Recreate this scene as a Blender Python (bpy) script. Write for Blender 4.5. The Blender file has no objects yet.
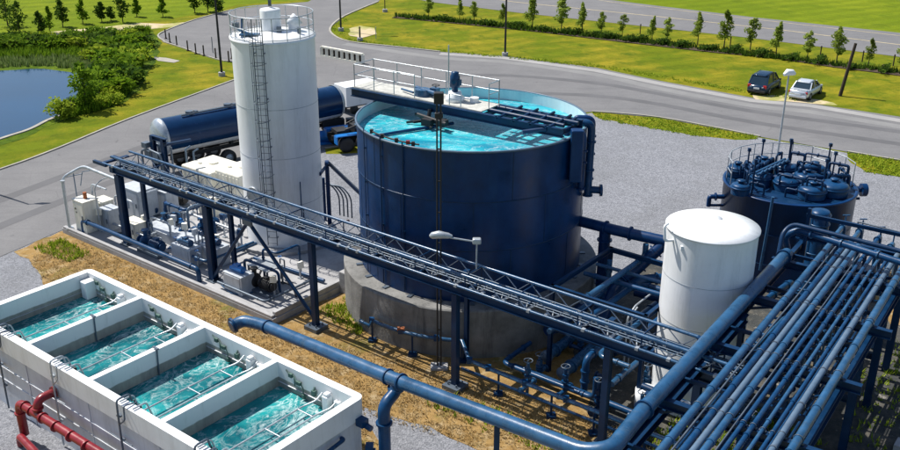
import bpy, bmesh, math, random
from mathutils import Vector, Matrix, noise as mnoise
from mathutils.geometry import tessellate_polygon
R=math.radians; PI=math.pi
random.seed(7)
sc=bpy.context.scene; C=sc.collection
# ------------------------------------------------------------------ camera
F=942.0; PITCH=R(22.47); H=20.0; ROLL=R(0.2)
cd=bpy.data.cameras.new('camera'); cam=bpy.data.objects.new('camera',cd); C.objects.link(cam)
cd.sensor_width=36.0; cd.lens=F/900*36.0; cd.clip_end=6000; cd.clip_start=.1
cam.matrix_world=Matrix.Translation((0,0,H))@Matrix.Rotation(PI/2-PITCH,4,'X')@Matrix.Rotation(ROLL,4,'Z')
sc.camera=cam
# ------------------------------------------------------------------ sky, sun, exposure
SUN_EL=R(56); SD=Vector((-.84,.54,0)).normalized()
w=bpy.data.worlds.new('World'); sc.world=w; w.use_nodes=True
nt=w.node_tree; bg=nt.nodes['Background']
sky=nt.nodes.new('ShaderNodeTexSky'); sky.sky_type='NISHITA'; sky.sun_disc=False
sky.sun_elevation=SUN_EL; sky.sun_rotation=math.atan2(SD.x,SD.y)%(2*PI)
nt.links.new(sky.outputs[0],bg.inputs[0]); bg.inputs[1].default_value=.095
sl=bpy.data.lights.new('sun','SUN'); sl.energy=5.0; sl.angle=R(.5); sl.color=(1,.95,.87)
so=bpy.data.objects.new('sun',sl); C.objects.link(so)
so.rotation_euler=(-(SD*math.cos(SUN_EL)+Vector((0,0,math.sin(SUN_EL))))).to_track_quat('-Z','Y').to_euler()
sc.view_settings.view_transform='Standard'; sc.view_settings.look='None'; sc.view_settings.gamma=1
sc.view_settings.use_curve_mapping=False; sc.view_settings.exposure=0.34
sc.render.engine='CYCLES'
# ------------------------------------------------------------------ frames
def G(x,y,z=0.0):
    """world point at height z seen at photo pixel x,y (used only to survey the site plan)"""
    u=(x-450)/F; v=-(y-225)/F; c,s=math.cos(ROLL),math.sin(ROLL); u,v=c*u-s*v,s*u+c*v
    cp,sp=math.cos(PITCH),math.sin(PITCH)
    r=Vector((u,cp+v*sp,-sp+v*cp)); return Vector((0,0,H))+r*((z-H)/r.z)
W=Matrix.Identity(4)
SF=Matrix.Translation((-15,35.55,0))@Matrix.Rotation(R(-38),4,'Z')     # site frame: x along pipe bridge, y away
RF=Matrix.Rotation(R(-35),4,'Z')                                       # rack frame: y along rack
def S(u,v,z=0): return SF@Vector((u,v,z))
# ------------------------------------------------------------------ materials
def new_mat(name):
    m=bpy.data.materials.new(name); m.use_nodes=True; n=m.node_tree.nodes; return m,n,m.node_tree.links,n['Principled BSDF']
def mixc(n,l,fac,a,b,mode='MIX'):
    x=n.new('ShaderNodeMix'); x.data_type='RGBA'; x.blend_type=mode
    for i,s in ((0,fac),(6,a),(7,b)):
        if isinstance(s,(int,float)): x.inputs[i].default_value=s
        elif isinstance(s,tuple): x.inputs[i].default_value=(*s[:3],1)
        else: l.new(s,x.inputs[i])
    return x.outputs[2]
def noi(n,l,scale,detail=4,rough=.6,vec=None,dist=0):
    t=n.new('ShaderNodeTexNoise'); t.inputs['Scale'].default_value=scale; t.inputs['Detail'].default_value=detail
    t.inputs['Roughness'].default_value=rough; t.inputs['Distortion'].default_value=dist
    if vec is not None: l.new(vec,t.inputs['Vector'])
    return t.outputs[0]
def rmp(n,l,src,a,b,lo=0.,hi=1.):
    r=n.new('ShaderNodeMapRange'); r.inputs[1].default_value=a; r.inputs[2].default_value=b
    r.inputs[3].default_value=lo; r.inputs[4].default_value=hi; l.new(src,r.inputs[0]); return r.outputs[0]
def coord(n,l,scale=(1,1,1),kind='Object',rot=0):
    t=n.new('ShaderNodeTexCoord'); m=n.new('ShaderNodeMapping'); m.inputs['Scale'].default_value=scale
    m.inputs['Rotation'].default_value=(0,0,rot)
    l.new(t.outputs[kind],m.inputs[0]); return m.outputs[0]
def math_(n,l,op,a,b=None):
    x=n.new('ShaderNodeMath'); x.operation=op
    for i,s in ((0,a),(1,b)):
        if s is None: continue
        if isinstance(s,(int,float)): x.inputs[i].default_value=s
        else: l.new(s,x.inputs[i])
    return x.outputs[0]
def mat(name,col,rough=.5,metal=0.,var=.2,scale=1.5,bump=.0,bs=20,dirt=None,dirt_amt=.5,streak=False,col2=None,c2scale=.3,c2=(.45,.6)):
    m,n,l,b=new_mat(name); v=coord(n,l)
    a=noi(n,l,scale,6,.65,v)
    lo=tuple(c*(1-var) for c in col); hi=tuple(min(1,c*(1+var)) for c in col)
    out=mixc(n,l,rmp(n,l,a,.3,.7),lo,hi)
    if name.startswith(('steel','mid','pale','navy')):
        out=mixc(n,l,rmp(n,l,noi(n,l,14,5,.75,v),.64,.72,0,.55),out,tuple(min(1,c*2.4+.03) for c in col))
        out=mixc(n,l,rmp(n,l,noi(n,l,5,6,.8,coord(n,l,(1,1,.4))),.66,.74,0,.6),out,(.05,.035,.025))
    if col2: out=mixc(n,l,rmp(n,l,noi(n,l,c2scale,5,.7,v),*c2),out,col2)
    if dirt:
        vs=coord(n,l,(1,1,.12)) if streak else v
        d=rmp(n,l,noi(n,l,scale*1.7,7,.75,vs),.5,.75,0,dirt_amt)
        out=mixc(n,l,d,out,dirt)
    l.new(out,b.inputs['Base Color']); b.inputs['Metallic'].default_value=metal
    if name.split('_')[0] in('navy','dark','mid'): b.inputs['Specular IOR Level'].default_value=.3
    l.new(rmp(n,l,a,.3,.7,max(0,rough-.1),min(1,rough+.1)),b.inputs['Roughness'])
    if bump:
        bp=n.new('ShaderNodeBump'); bp.inputs['Strength'].default_value=bump; bp.inputs['Distance'].default_value=.05
        l.new(noi(n,l,bs,6,.7,v),bp.inputs['Height']); l.new(bp.outputs[0],b.inputs['Normal'])
    return m
def foamy(name,deep,milky,foam=.8,scale=1.2,rot=0,stretch=(1,1,1),amount=.5,rough=.12,line=.03,grad=None):
    m,n,l,b=new_mat(name); v=coord(n,l,stretch,'Object',rot)
    base=mixc(n,l,rmp(n,l,noi(n,l,scale*.5,4,.6,v,.8),.38,.62),deep,milky)  # random mix of deep and milky teal, the water's own colour
    nn=noi(n,l,scale*1.3,6,.62,v,1.6)
    ridge=math_(n,l,'ABSOLUTE',math_(n,l,'SUBTRACT',nn,.5))
    lines=math_(n,l,'MULTIPLY',rmp(n,l,ridge,0,line*2.2,1,0),rmp(n,l,noi(n,l,scale*9,6,.8,v,.5),.35,.62,.1,.9))
    patch=rmp(n,l,noi(n,l,scale*.55,3,.5,v,.6),.62-amount*.35,.72-amount*.2)
    blob=rmp(n,l,noi(n,l,scale*4,9,.8,v,1.2),.5,.72)
    blob=math_(n,l,'MULTIPLY',blob,rmp(n,l,noi(n,l,scale*.7,2,.5,v,.5),.55-amount*.15,.68))
    if grad:
        sp=n.new('ShaderNodeSeparateXYZ'); l.new(coord(n,l),sp.inputs[0]); gr=rmp(n,l,sp.outputs[1],grad[0],grad[1],.12,1)
        blob=math_(n,l,'MULTIPLY',math_(n,l,'MULTIPLY',blob,gr),1.5); patch=math_(n,l,'MULTIPLY',patch,rmp(n,l,sp.outputs[1],grad[0],grad[1],.45,1))
    mask=math_(n,l,'MAXIMUM',math_(n,l,'MULTIPLY',lines,patch),blob)
    out=mixc(n,l,math_(n,l,'MULTIPLY',mask,foam),base,(.75,.85,.85))
    l.new(out,b.inputs['Base Color']); l.new(rmp(n,l,mask,0,1,rough,.6),b.inputs['Roughness'])
    b.inputs['IOR'].default_value=1.33
    bp=n.new('ShaderNodeBump'); bp.inputs['Strength'].default_value=.5; bp.inputs['Distance'].default_value=.08
    l.new(noi(n,l,scale*4,5,.6,v,1),bp.inputs['Height']); l.new(bp.outputs[0],b.inputs['Normal'])
    return m
M={}
M['navy']=mat('navy_paint',(.001,.029,.108),.36,var=.35,scale=.9,dirt=(.01,.055,.135),dirt_amt=.6,streak=True,bump=.05,bs=3)
M['steel_blue']=mat('steel_blue_paint',(.018,.08,.178),.3,var=.35,scale=1.6,dirt=(.07,.115,.16),dirt_amt=.6,bump=.08,bs=12)
M['mid_blue']=mat('mid_blue_paint',(.004,.045,.128),.34,var=.3,scale=1.6,dirt=(.05,.09,.14),dirt_amt=.5,bump=.08,bs=12)
M['dark_steel']=mat('dark_blue_steel',(.002,.026,.08),.4,var=.3,scale=1.2,dirt=(.015,.05,.1),dirt_amt=.5)
M['pale_pipe']=mat('pale_grey_pipe',(.09,.145,.215),.38,var=.15,scale=3,dirt=(.12,.13,.15),dirt_amt=.5)
M['galv']=mat('galvanised_steel',(.42,.46,.5),.35,metal=.35,var=.2,scale=3)
M['galv_dark']=mat('weathered_steel',(.1,.13,.17),.45,metal=.3,var=.3,scale=2)
M['black']=mat('black_rubber',(.012,.013,.016),.6,var=.3)
M['white']=mat('white_tank_paint',(.82,.845,.87),.36,var=.05,scale=.8,dirt=(.42,.44,.44),dirt_amt=.5,streak=True,bump=.03,bs=2)
M['cream']=mat('cream_plastic',(.82,.79,.68),.5,var=.1,scale=1.2,dirt=(.38,.35,.24),dirt_amt=.6,streak=True)
M['beige']=mat('beige_cabinet',(.78,.76,.68),.5,var=.08,scale=2,dirt=(.4,.37,.28),dirt_amt=.4,streak=True)
M['grey_box']=mat('grey_enclosure',(.45,.49,.54),.5,var=.15,scale=2,dirt=(.15,.17,.18),dirt_amt=.5,streak=True)
M['concrete']=mat('weathered_concrete',(.3,.3,.29),.9,var=.25,scale=1.1,bump=.4,bs=9,dirt=(.09,.09,.09),dirt_amt=.85,streak=True)
M['slab']=mat('slab_concrete',(.36,.36,.37),.9,var=.22,scale=.7,bump=.3,bs=9,dirt=(.12,.12,.12),dirt_amt=.6)
M['basin_white']=mat('white_basin_panel',(.76,.78,.8),.6,var=.05,scale=1.3,dirt=(.5,.5,.48),dirt_amt=.5,streak=True)
M['red']=mat('red_pipe_paint',(.22,.013,.022),.33,var=.3,scale=2,dirt=(.11,.015,.02),dirt_amt=.6)
M['brightblue']=mat('bright_blue_motor',(.01,.16,.5),.35,var=.2,scale=3)
M['asphalt']=mat('asphalt',(.15,.15,.157),.9,var=.16,scale=.25,bump=.25,bs=30,dirt=(.22,.22,.22),dirt_amt=.55)
def road_mat():
    m,n,l,b=new_mat('asphalt_road'); v=coord(n,l)
    c=mixc(n,l,rmp(n,l,noi(n,l,.22,6,.7,v),.3,.7),(.105,.105,.112),(.16,.158,.162))
    c=mixc(n,l,rmp(n,l,noi(n,l,9,6,.8,v),.3,.7,0,.35),c,(.27,.27,.27))
    wv=coord(n,l,(.25,1.6,1),'Object',R(-14)); c=mixc(n,l,rmp(n,l,noi(n,l,.8,5,.7,wv),.5,.75,0,.4),c,(.09,.09,.095))
    vo=n.new('ShaderNodeTexVoronoi'); vo.feature='DISTANCE_TO_EDGE'; vo.inputs['Scale'].default_value=.16
    wn=n.new('ShaderNodeTexNoise'); wn.inputs['Scale'].default_value=.7; l.new(v,wn.inputs[0])
    mx=mixc(n,l,.12,v,wn.outputs['Color'],'ADD') 
    l.new(mx,vo.inputs[0]); cr=rmp(n,l,vo.outputs['Distance'],.0,.004,.22,0)
    c=mixc(n,l,cr,c,(.05,.05,.052))
    c=mixc(n,l,rmp(n,l,noi(n,l,1.3,3,.5,v),.69,.72,0,.5),c,(.07,.07,.075))
    l.new(c,b.inputs['Base Color']); b.inputs['Roughness'].default_value=.9
    bp=n.new('ShaderNodeBump'); bp.inputs['Strength'].default_value=.3; bp.inputs['Distance'].default_value=.03
    l.new(noi(n,l,30,4,.7,v),bp.inputs['Height']); l.new(bp.outputs[0],b.inputs['Normal']); return m
M['asphalt']=road_mat()
M['asphalt_pale']=mat('worn_asphalt',(.3,.295,.29),.9,var=.12,scale=.4,bump=.2,bs=30,dirt=(.2,.2,.2),dirt_amt=.5)
M['kerb']=mat('kerb_concrete',(.34,.32,.28),.9,var=.2,scale=1)
M['car_blue']=mat('dark_blue_car_paint',(.012,.035,.075),.18,var=.1)
M['car_silver']=mat('silver_car_paint',(.55,.6,.66),.22,metal=.3,var=.06)
M['glass']=mat('tinted_glass',(.012,.03,.05),.06,var=.1)
M['lamp_red']=mat('red_lamp_lens',(.5,.02,.02),.2,var=.1)
M['lamp_white']=mat('clear_lamp_lens',(.75,.78,.8),.15,var=.1)
M['timber']=mat('dark_timber',(.05,.037,.028),.85,var=.35,scale=2,bump=.3)
M['rust']=mat('rust_cap',(.3,.09,.03),.8,var=.3)
M['trunk']=mat('bark',(.07,.052,.035),.9,var=.3,scale=3)
M['mulch']=mat('mulch',(.06,.04,.025),.95,var=.4,scale=3,bump=.6,bs=10)
M['linepaint']=mat('road_line_paint',(.5,.42,.26),.8,var=.25,scale=1)
M['sand']=mat('sandy_dirt',(.52,.42,.27),.95,var=.2,scale=.5,bump=.3,col2=(.3,.3,.08),c2scale=.4)
M['hull']=mat('trailer_belly',(.35,.4,.46),.3,metal=.3,var=.15,scale=2)
M['valve']=mat('olive_bracket',(.06,.12,.1),.6,var=.4,scale=3)
def gravel_mat():
    m,n,l,b=new_mat('gravel'); v=coord(n,l)
    vo=n.new('ShaderNodeTexVoronoi'); vo.inputs['Scale'].default_value=14; l.new(v,vo.inputs[0])
    c=mixc(n,l,rmp(n,l,noi(n,l,5,8,.8,v),.3,.7),(.145,.152,.17),(.26,.268,.295))
    sep=n.new('ShaderNodeSeparateColor'); l.new(vo.outputs['Color'],sep.inputs[0])
    c=mixc(n,l,.55,c,mixc(n,l,sep.outputs[0],(.09,.097,.115),(.34,.35,.385)))
    c=mixc(n,l,rmp(n,l,noi(n,l,.25,6,.7,v),.45,.72,0,.5),c,(.13,.135,.14))
    l.new(c,b.inputs['Base Color']); b.inputs['Roughness'].default_value=.95
    bp=n.new('ShaderNodeBump'); bp.inputs['Strength'].default_value=.6; bp.inputs['Distance'].default_value=.06
    l.new(vo.outputs['Distance'],bp.inputs['Height']); l.new(bp.outputs[0],b.inputs['Normal']); return m
M['gravel']=gravel_mat()
def ground_mat(name,cols,scales,bumpd=.08):
    m,n,l,b=new_mat(name); v=coord(n,l); out=cols[0]
    for (c,(s,a,bb)) in zip(cols[1:],scales): out=mixc(n,l,rmp(n,l,noi(n,l,s,8,.7,v,.3),a,bb),out,c)
    fine=noi(n,l,6,8,.8,v)
    if name in('mown_grass','field_grass'):
        wv=n.new('ShaderNodeTexWave'); wv.inputs['Scale'].default_value=.11; wv.inputs['Distortion'].default_value=2.5; wv.inputs['Detail'].default_value=3; wv.inputs['Detail Scale'].default_value=.6
        l.new(coord(n,l,(1,1,1),'Object',R(62)),wv.inputs[0]); out=mixc(n,l,rmp(n,l,wv.outputs[1],.35,.65,0,.32),out,tuple(c*.62 for c in cols[0]))
        out=mixc(n,l,rmp(n,l,noi(n,l,1.6,5,.7,v),.55,.75,0,.55),out,tuple(c*.45 for c in cols[0]))
    out=mixc(n,l,rmp(n,l,fine,.35,.7,.0,.45),out,tuple(c*.4 for c in cols[0]))
    l.new(out,b.inputs['Base Color']); b.inputs['Roughness'].default_value=1; b.inputs['Specular IOR Level'].default_value=.1
    bp=n.new('ShaderNodeBump'); bp.inputs['Strength'].default_value=.7; bp.inputs['Distance'].default_value=bumpd
    l.new(fine,bp.inputs['Height']); l.new(bp.outputs[0],b.inputs['Normal']); return m
M['grass']=ground_mat('mown_grass',[(.14,.18,.006),(.34,.27,.02),(.06,.115,.005),(.42,.3,.08)],[(.16,.42,.66),(.5,.5,.68),(.09,.64,.72)])
M['field']=ground_mat('field_grass',[(.15,.21,.006),(.21,.26,.01),(.095,.15,.005)],[(.05,.45,.6),(.3,.5,.7)])
M['rough']=ground_mat('rough_meadow',[(.07,.13,.01),(.17,.24,.015),(.04,.08,.008)],[(.3,.4,.6),(.8,.45,.6)],.2)
M['straw']=ground_mat('dry_straw',[(.42,.27,.105),(.24,.145,.05),(.15,.16,.035),(.55,.44,.27)],[(.8,.42,.62),(.35,.55,.68),(1.6,.5,.7)],.15)
M['soil']=ground_mat('bare_dark_soil',[(.07,.075,.075),(.14,.13,.11),(.34,.32,.28),(.36,.25,.08)],[(.9,.45,.6),(2.2,.6,.68),(.5,.58,.66)],.12)
M['water_cell']=foamy('basin_water',(.002,.085,.11),(.012,.29,.3),.9,.75,0,(1.2,.8,1),1.0,line=.02,grad=(-1.5,1.9))
M['water_tank']=foamy('aerated_water',(.006,.24,.36),(.03,.5,.58),.8,.7,R(20),(1,2.0,1),.75,.08,line=.018)
M['pond']=mat('pond_water',(.002,.035,.09),.02,var=.25,scale=.05,bump=.05,bs=2.5)
BZ=0.0
def basin_inner():
    m,n,l,b=new_mat('stained_cell_wall'); v=coord(n,l); sep=n.new('ShaderNodeSeparateXYZ'); l.new(v,sep.inputs[0])
    edge=math_(n,l,'ADD',sep.outputs[2],math_(n,l,'MULTIPLY',math_(n,l,'SUBTRACT',noi(n,l,2,4,.6,v),.5),.12))
    f=rmp(n,l,edge,2.68-BZ,2.72-BZ)
    top=mixc(n,l,rmp(n,l,noi(n,l,3,7,.7,coord(n,l,(1,1,.2))),.55,.75,0,.55),(.78,.78,.78),(.5,.52,.5))
    low=mixc(n,l,rmp(n,l,noi(n,l,2,6,.7,coord(n,l,(1,1,.3))),.35,.65),(.22,.225,.21),(.36,.36,.32))
    l.new(mixc(n,l,f,low,top),b.inputs['Base Color']); b.inputs['Roughness'].default_value=.6; return m
M['cellwall']=basin_inner()
def leafmat(name,a,b_):
    m,n,l,b=new_mat(name); g=n.new('ShaderNodeNewGeometry')
    out=mixc(n,l,g.outputs['Random Per Island'],a,b_)
    l.new(out,b.inputs['Base Color']); b.inputs['Roughness'].default_value=1; b.inputs['Specular IOR Level'].default_value=.1
    tr=n.new('ShaderNodeBsdfTranslucent'); l.new(out,tr.inputs[0]); mx=n.new('ShaderNodeMixShader'); mx.inputs[0].default_value=.35
    l.new(b.outputs[0],mx.inputs[1]); l.new(tr.outputs[0],mx.inputs[2]); l.new(mx.outputs[0],n['Material Output'].inputs[0]); return m
M['leaf_sap']=leafmat('sapling_leaves',(.12,.19,.02),(.36,.44,.07))
M['leaf_dark']=leafmat('dark_leaves',(.018,.05,.01),(.09,.16,.015))
M['leaf_mid']=leafmat('marsh_leaves',(.05,.12,.008),(.22,.34,.02))
M['leaf_lime']=leafmat('lime_leaves',(.12,.2,.01),(.38,.46,.04))
M['reed']=leafmat('pale_reeds',(.08,.15,.02),(.3,.36,.14))
M['strawblade']=leafmat('straw_blades',(.33,.22,.08),(.58,.45,.24))
# ------------------------------------------------------------------ mesh builder
class MB:
    def __init__(s,T=W): s.v=[];s.f=[];s.sm=[];s.T=T;s.g=[]
    def add(s,vs,fs,smooth=False):
        o=len(s.v); s.g.append((o,len(s.f))); s.v+=[s.T@Vector(v) for v in vs]; s.f+=[tuple(i+o for i in f) for f in fs]; s.sm+=[smooth]*len(fs); return s
    def box(s,x0,y0,z0,x1,y1,z1):
        return s.add([(x0,y0,z0),(x1,y0,z0),(x1,y1,z0),(x0,y1,z0),(x0,y0,z1),(x1,y0,z1),(x1,y1,z1),(x0,y1,z1)],
          [(0,3,2,1),(4,5,6,7),(0,1,5,4),(1,2,6,5),(2,3,7,6),(3,0,4,7)])
    def cbox(s,c,d): return s.box(c[0]-d[0]/2,c[1]-d[1]/2,c[2]-d[2]/2,c[0]+d[0]/2,c[1]+d[1]/2,c[2]+d[2]/2)
    def frame(s,p,q):
        p=Vector(p);q=Vector(q);d=(q-p).normalized(); up=Vector((0,0,1)) if abs(d.z)<.95 else Vector((0,1,0))
        a=d.cross(up).normalized(); b=a.cross(d); return p,q,a,b
    def beam(s,p,q,w,h):
        p,q,a,b=s.frame(p,q); vs=[e+a*i*w/2+b*j*h/2 for e in (p,q) for i,j in ((-1,-1),(1,-1),(1,1),(-1,1))]
        return s.add(vs,[(0,1,2,3),(7,6,5,4),(0,4,5,1),(1,5,6,2),(2,6,7,3),(3,7,4,0)])
    def ibeam(s,p,q,w,h,t=.03):
        P,Q,a,b=s.frame(p,q)
        s.beam(P+b*(h/2-t/2),Q+b*(h/2-t/2),w,t); s.beam(P-b*(h/2-t/2),Q-b*(h/2-t/2),w,t); return s.beam(P,Q,t,h-2*t)
    def tube(s,pts,r,n=10,bend=0,cap=True,rs=None):
        pts=[Vector(p) for p in pts]
        if bend:
            o=[pts[0]]
            for i in range(1,len(pts)-1):
                a,b,c=pts[i-1],pts[i],pts[i+1]; k=min(bend,(a-b).length*.49,(c-b).length*.49)
                p0=b+(a-b).normalized()*k; p1=b+(c-b).normalized()*k
                for t in range(6):
                    t/=5; o.append(p0*(1-t)**2+b*2*t*(1-t)+p1*t*t)
            o.append(pts[-1]); pts=o
        m=len(pts); vs=[];prev=None
        for i,p in enumerate(pts):
            d=(pts[min(i+1,m-1)]-pts[max(i-1,0)]).normalized()
            if prev is None:
                up=Vector((0,0,1)) if abs(d.z)<.9 else Vector((1,0,0)); a=d.cross(up).normalized()
            else: a=(prev-d*prev.dot(d)).normalized()
            prev=a; b=d.cross(a); rr=rs[i] if rs else r
            vs+=[p+(a*math.cos(2*PI*k/n)+b*math.sin(2*PI*k/n))*rr for k in range(n)]
        fs=[(i*n+k,i*n+(k+1)%n,(i+1)*n+(k+1)%n,(i+1)*n+k) for i in range(m-1) for k in range(n)]
        s.add(vs,fs,True)
        if cap: s.add(vs[:n],[tuple(range(n-1,-1,-1))]); s.add(vs[-n:],[tuple(range(n))])
        return s
    def lathe(s,prof,c=(0,0,0),n=48,a0=0,a1=2*PI,smooth=True):
        full=abs(a1-a0-2*PI)<1e-6; k=n if full else n+1
        vs=[(c[0]+r*math.cos(a0+(a1-a0)*j/n),c[1]+r*math.sin(a0+(a1-a0)*j/n),c[2]+z) for r,z in prof for j in range(k)]
        fs=[(i*k+j,i*k+(j+1)%k,(i+1)*k+(j+1)%k,(i+1)*k+j) for i in range(len(prof)-1) for j in range(n)]
        return s.add(vs,fs,smooth)
    def cyl(s,c,r,h,n=24): return s.lathe([(0.001,0),(r,0),(r,h),(.001,h)],c,n,smooth=False)
    def ring(s,c,r,t,n=48,m=6):
        vs=[(c[0]+(r+t*math.cos(2*PI*k/m))*math.cos(2*PI*j/n),c[1]+(r+t*math.cos(2*PI*k/m))*math.sin(2*PI*j/n),c[2]+t*math.sin(2*PI*k/m)) for j in range(n) for k in range(m)]
        return s.add(vs,[(j*m+k,((j+1)%n)*m+k,((j+1)%n)*m+(k+1)%m,j*m+(k+1)%m) for j in range(n) for k in range(m)],True)
    def arc(s,c,r,t,a0,a1,n=24): return s.tube([(c[0]+r*math.cos(a0+(a1-a0)*i/n),c[1]+r*math.sin(a0+(a1-a0)*i/n),c[2]) for i in range(n+1)],t,6)
    def flange(s,p,d,r,t=.05,n=16):
        p=Vector(p); d=Vector(d).normalized(); return s.tube([p-d*t/2,p+d*t/2],r,n)
PM={}
NOSPLIT={'lattice','ground_cover','verge_grass','reeds','marsh_grass','dry_grass','green_weeds','crown','foliage','trunk','stem','railing','roof_railing','ladder','ladder_cage','roof','tyre'}
def pieces(mb):
    """split a builder into groups of shapes that touch one another"""
    g=mb.g+[(len(mb.v),len(mb.f))]; n=len(mb.g); bb=[]
    for i in range(n):
        vs=mb.v[g[i][0]:g[i+1][0]]
        if not vs: bb.append(None); continue
        bb.append([min(v[k] for v in vs)-.02 for k in range(3)]+[max(v[k] for v in vs)+.02 for k in range(3)])
    par=list(range(n))
    def find(a):
        while par[a]!=a: a=par[a]
        return a
    for i in range(n):
        for j in range(i):
            a,b=bb[i],bb[j]
            if a and b and all(a[k]<=b[k+3] and b[k]<=a[k+3] for k in range(3)): par[find(i)]=find(j)
    out={}
    for i in range(n):
        if bb[i]: out.setdefault(find(i),[]).append(i)
    res=[]
    for ids in out.values():
        q=MB(); 
        for i in ids:
            o=len(q.v)-g[i][0]; q.v+=mb.v[g[i][0]:g[i+1][0]]; q.f+=[tuple(k+o for k in f) for f in mb.f[g[i][1]:g[i+1][1]]]; q.sm+=mb.sm[g[i][1]:g[i+1][1]]
        res.append(q)
    return res
def build(mb,name,m,parent=None,origin=None,bev=0):
    if parent is not None and name not in NOSPLIT and 1<len(mb.g)<200:
        ps=pieces(mb)
        if 1<len(ps)<=100:
            return [build1(q,name,m,parent,origin,bev) for q in ps][0]
    return build1(mb,name,m,parent,origin,bev)
def build1(mb,name,m,parent=None,origin=None,bev=0):
    me=bpy.data.meshes.new(name); o=bpy.data.objects.new(name,me); C.objects.link(o)
    if parent is not None: inv=PM[parent.name].inverted(); o.parent=parent
    else:
        if origin is None:
            xs=[v.x for v in mb.v];ys=[v.y for v in mb.v];zs=[v.z for v in mb.v]; origin=((min(xs)+max(xs))/2,(min(ys)+max(ys))/2,min(zs))
        o.location=origin; inv=Matrix.Translation(-Vector(origin))
    PM[o.name]=PM[parent.name] if parent is not None else Matrix.Translation(Vector(origin))
    me.from_pydata([inv@v for v in mb.v],[],mb.f); me.polygons.foreach_set('use_smooth',mb.sm); me.materials.append(m)
    if bev:
        b=o.modifiers.new('bevel','BEVEL'); b.width=bev; b.segments=2; b.limit_method='ANGLE'
    me.update(); return o
def tag(o,label,cat,group=None):
    o['label']=label; o['category']=cat
    if group: o['group']=group
    return o
def thing(name,label,cat,loc,rz=0,group=None,fr=W):
    o=bpy.data.objects.new(name,None); C.objects.link(o); o.empty_display_size=.3
    m=fr@Matrix.Translation(loc)@Matrix.Rotation(rz,4,'Z'); o.matrix_world=m
    o.location=m.to_translation(); o.rotation_euler=m.to_euler(); PM[o.name]=m; return tag(o,label,cat,group)
def structure(o): o['kind']='structure'; return o
def stuff(o,label,cat): o['kind']='stuff'; return tag(o,label,cat)
def dup(root,loc,rz=0,label=None,scale=1.):
    r=root.copy(); C.objects.link(r); r.location=loc; r.rotation_euler=(0,0,rz); r.scale=(scale,)*3
    if label: r['label']=label
    for ch in list(root.children):
        c=ch.copy(); C.objects.link(c); c.parent=r
        for g in list(ch.children): d=g.copy(); C.objects.link(d); d.parent=c
    return r
def sheet(name,pts,z,m,jit=0,step=1.5,seed=1):
    P=[]
    for i in range(len(pts)):
        a=Vector(pts[i]).to_2d(); b=Vector(pts[(i+1)%len(pts)]).to_2d(); k=max(1,int((b-a).length/step)) if jit else 1
        for j in range(k):
            q=a.lerp(b,j/k)
            if jit and j: q=q+Vector((mnoise.noise((q.x*.6,q.y*.6,seed)),mnoise.noise((q.x*.6,q.y*.6,seed+9))))*jit
            P.append((q.x,q.y,0))
    tr=tessellate_polygon([[Vector(p) for p in P]]); mb=MB(); fs=[]
    for t in tr:
        a,b,c=[Vector(P[i]) for i in t]; fs.append(tuple(t) if (b-a).cross(c-a).z>0 else tuple(reversed(t)))
    mb.add([(x,y,z) for x,y,_ in P],fs); return structure(build(mb,name,m,origin=(0,0,0)))
def catmull(pts,k=6):
    P=[Vector(p) for p in pts]; o=[]
    for i in range(len(P)-1):
        a,b,c,d=P[max(i-1,0)],P[i],P[i+1],P[min(i+2,len(P)-1)]
        for j in range(k):
            t=j/k; o.append(.5*((2*b)+(c-a)*t+(2*a-5*b+4*c-d)*t*t+(-a+3*b-3*c+d)*t**3))
    o.append(P[-1]); return o
def strip(name,line,wd,z,m,h=0):
    mb=MB(); L=[Vector((p[0],p[1],0)) for p in line]; vs=[]
    for i,p in enumerate(L):
        d=(L[min(i+1,len(L)-1)]-L[max(i-1,0)]).normalized(); nrm=Vector((-d.y,d.x,0))*wd/2
        vs+=[p+nrm+Vector((0,0,z+h)),p-nrm+Vector((0,0,z+h)),p+nrm+Vector((0,0,z)),p-nrm+Vector((0,0,z))]
    fs=[]
    for i in range(len(L)-1):
        a=i*4;b=a+4; fs.append((a+1,b+1,b,a))
        if h: fs+=[(a,b,b+2,a+2),(a+3,b+3,b+1,a+1)]
    mb.add(vs,fs); return structure(build(mb,name,m,origin=(0,0,0)))
# ------------------------------------------------------------------ ground and roads
g=MB(); g.add([(-1500,-200,0),(1500,-200,0),(1500,3000,0),(-1500,3000,0)],[(0,1,2,3)]); structure(build(g,'ground',M['grass'],origin=(0,0,0)))
def GP(l): return [G(*p) for p in l]
TL=[(-400,-60),(-100,-60)]
# bright field beyond
sheet('field',[G(-60,45),G(60,33),G(130,24),G(215,12),G(238,5),G(310,0),G(420,-30),G(420,-70),G(-300,-70)],.012,M['field'],.6,4)
sheet('field_right',[G(520,-40),G(600,0),G(650,5),G(750,17),G(900,33),G(1050,53),G(1100,-60),G(600,-70)],.012,M['field'],.4,4,3)
# upper road and its lines
sheet('highway',[G(430,-34),G(520,-14),G(610,0),G(650,5),G(750,17),G(900,33),G(1100,59),G(1100,90),G(900,57),G(750,38),G(650,27),G(520,13),G(430,2),G(380,-8)],.02,M['asphalt'])
strip('road_line',[G(430,-10),G(513,2),G(660,17),G(780,30),G(900,45),G(1050,66)],.22,.035,M['linepaint'])
strip('road_line',[G(520,-12),G(610,2),G(650,7),G(750,19),G(900,36)],.16,.035,M['linepaint'])
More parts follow.
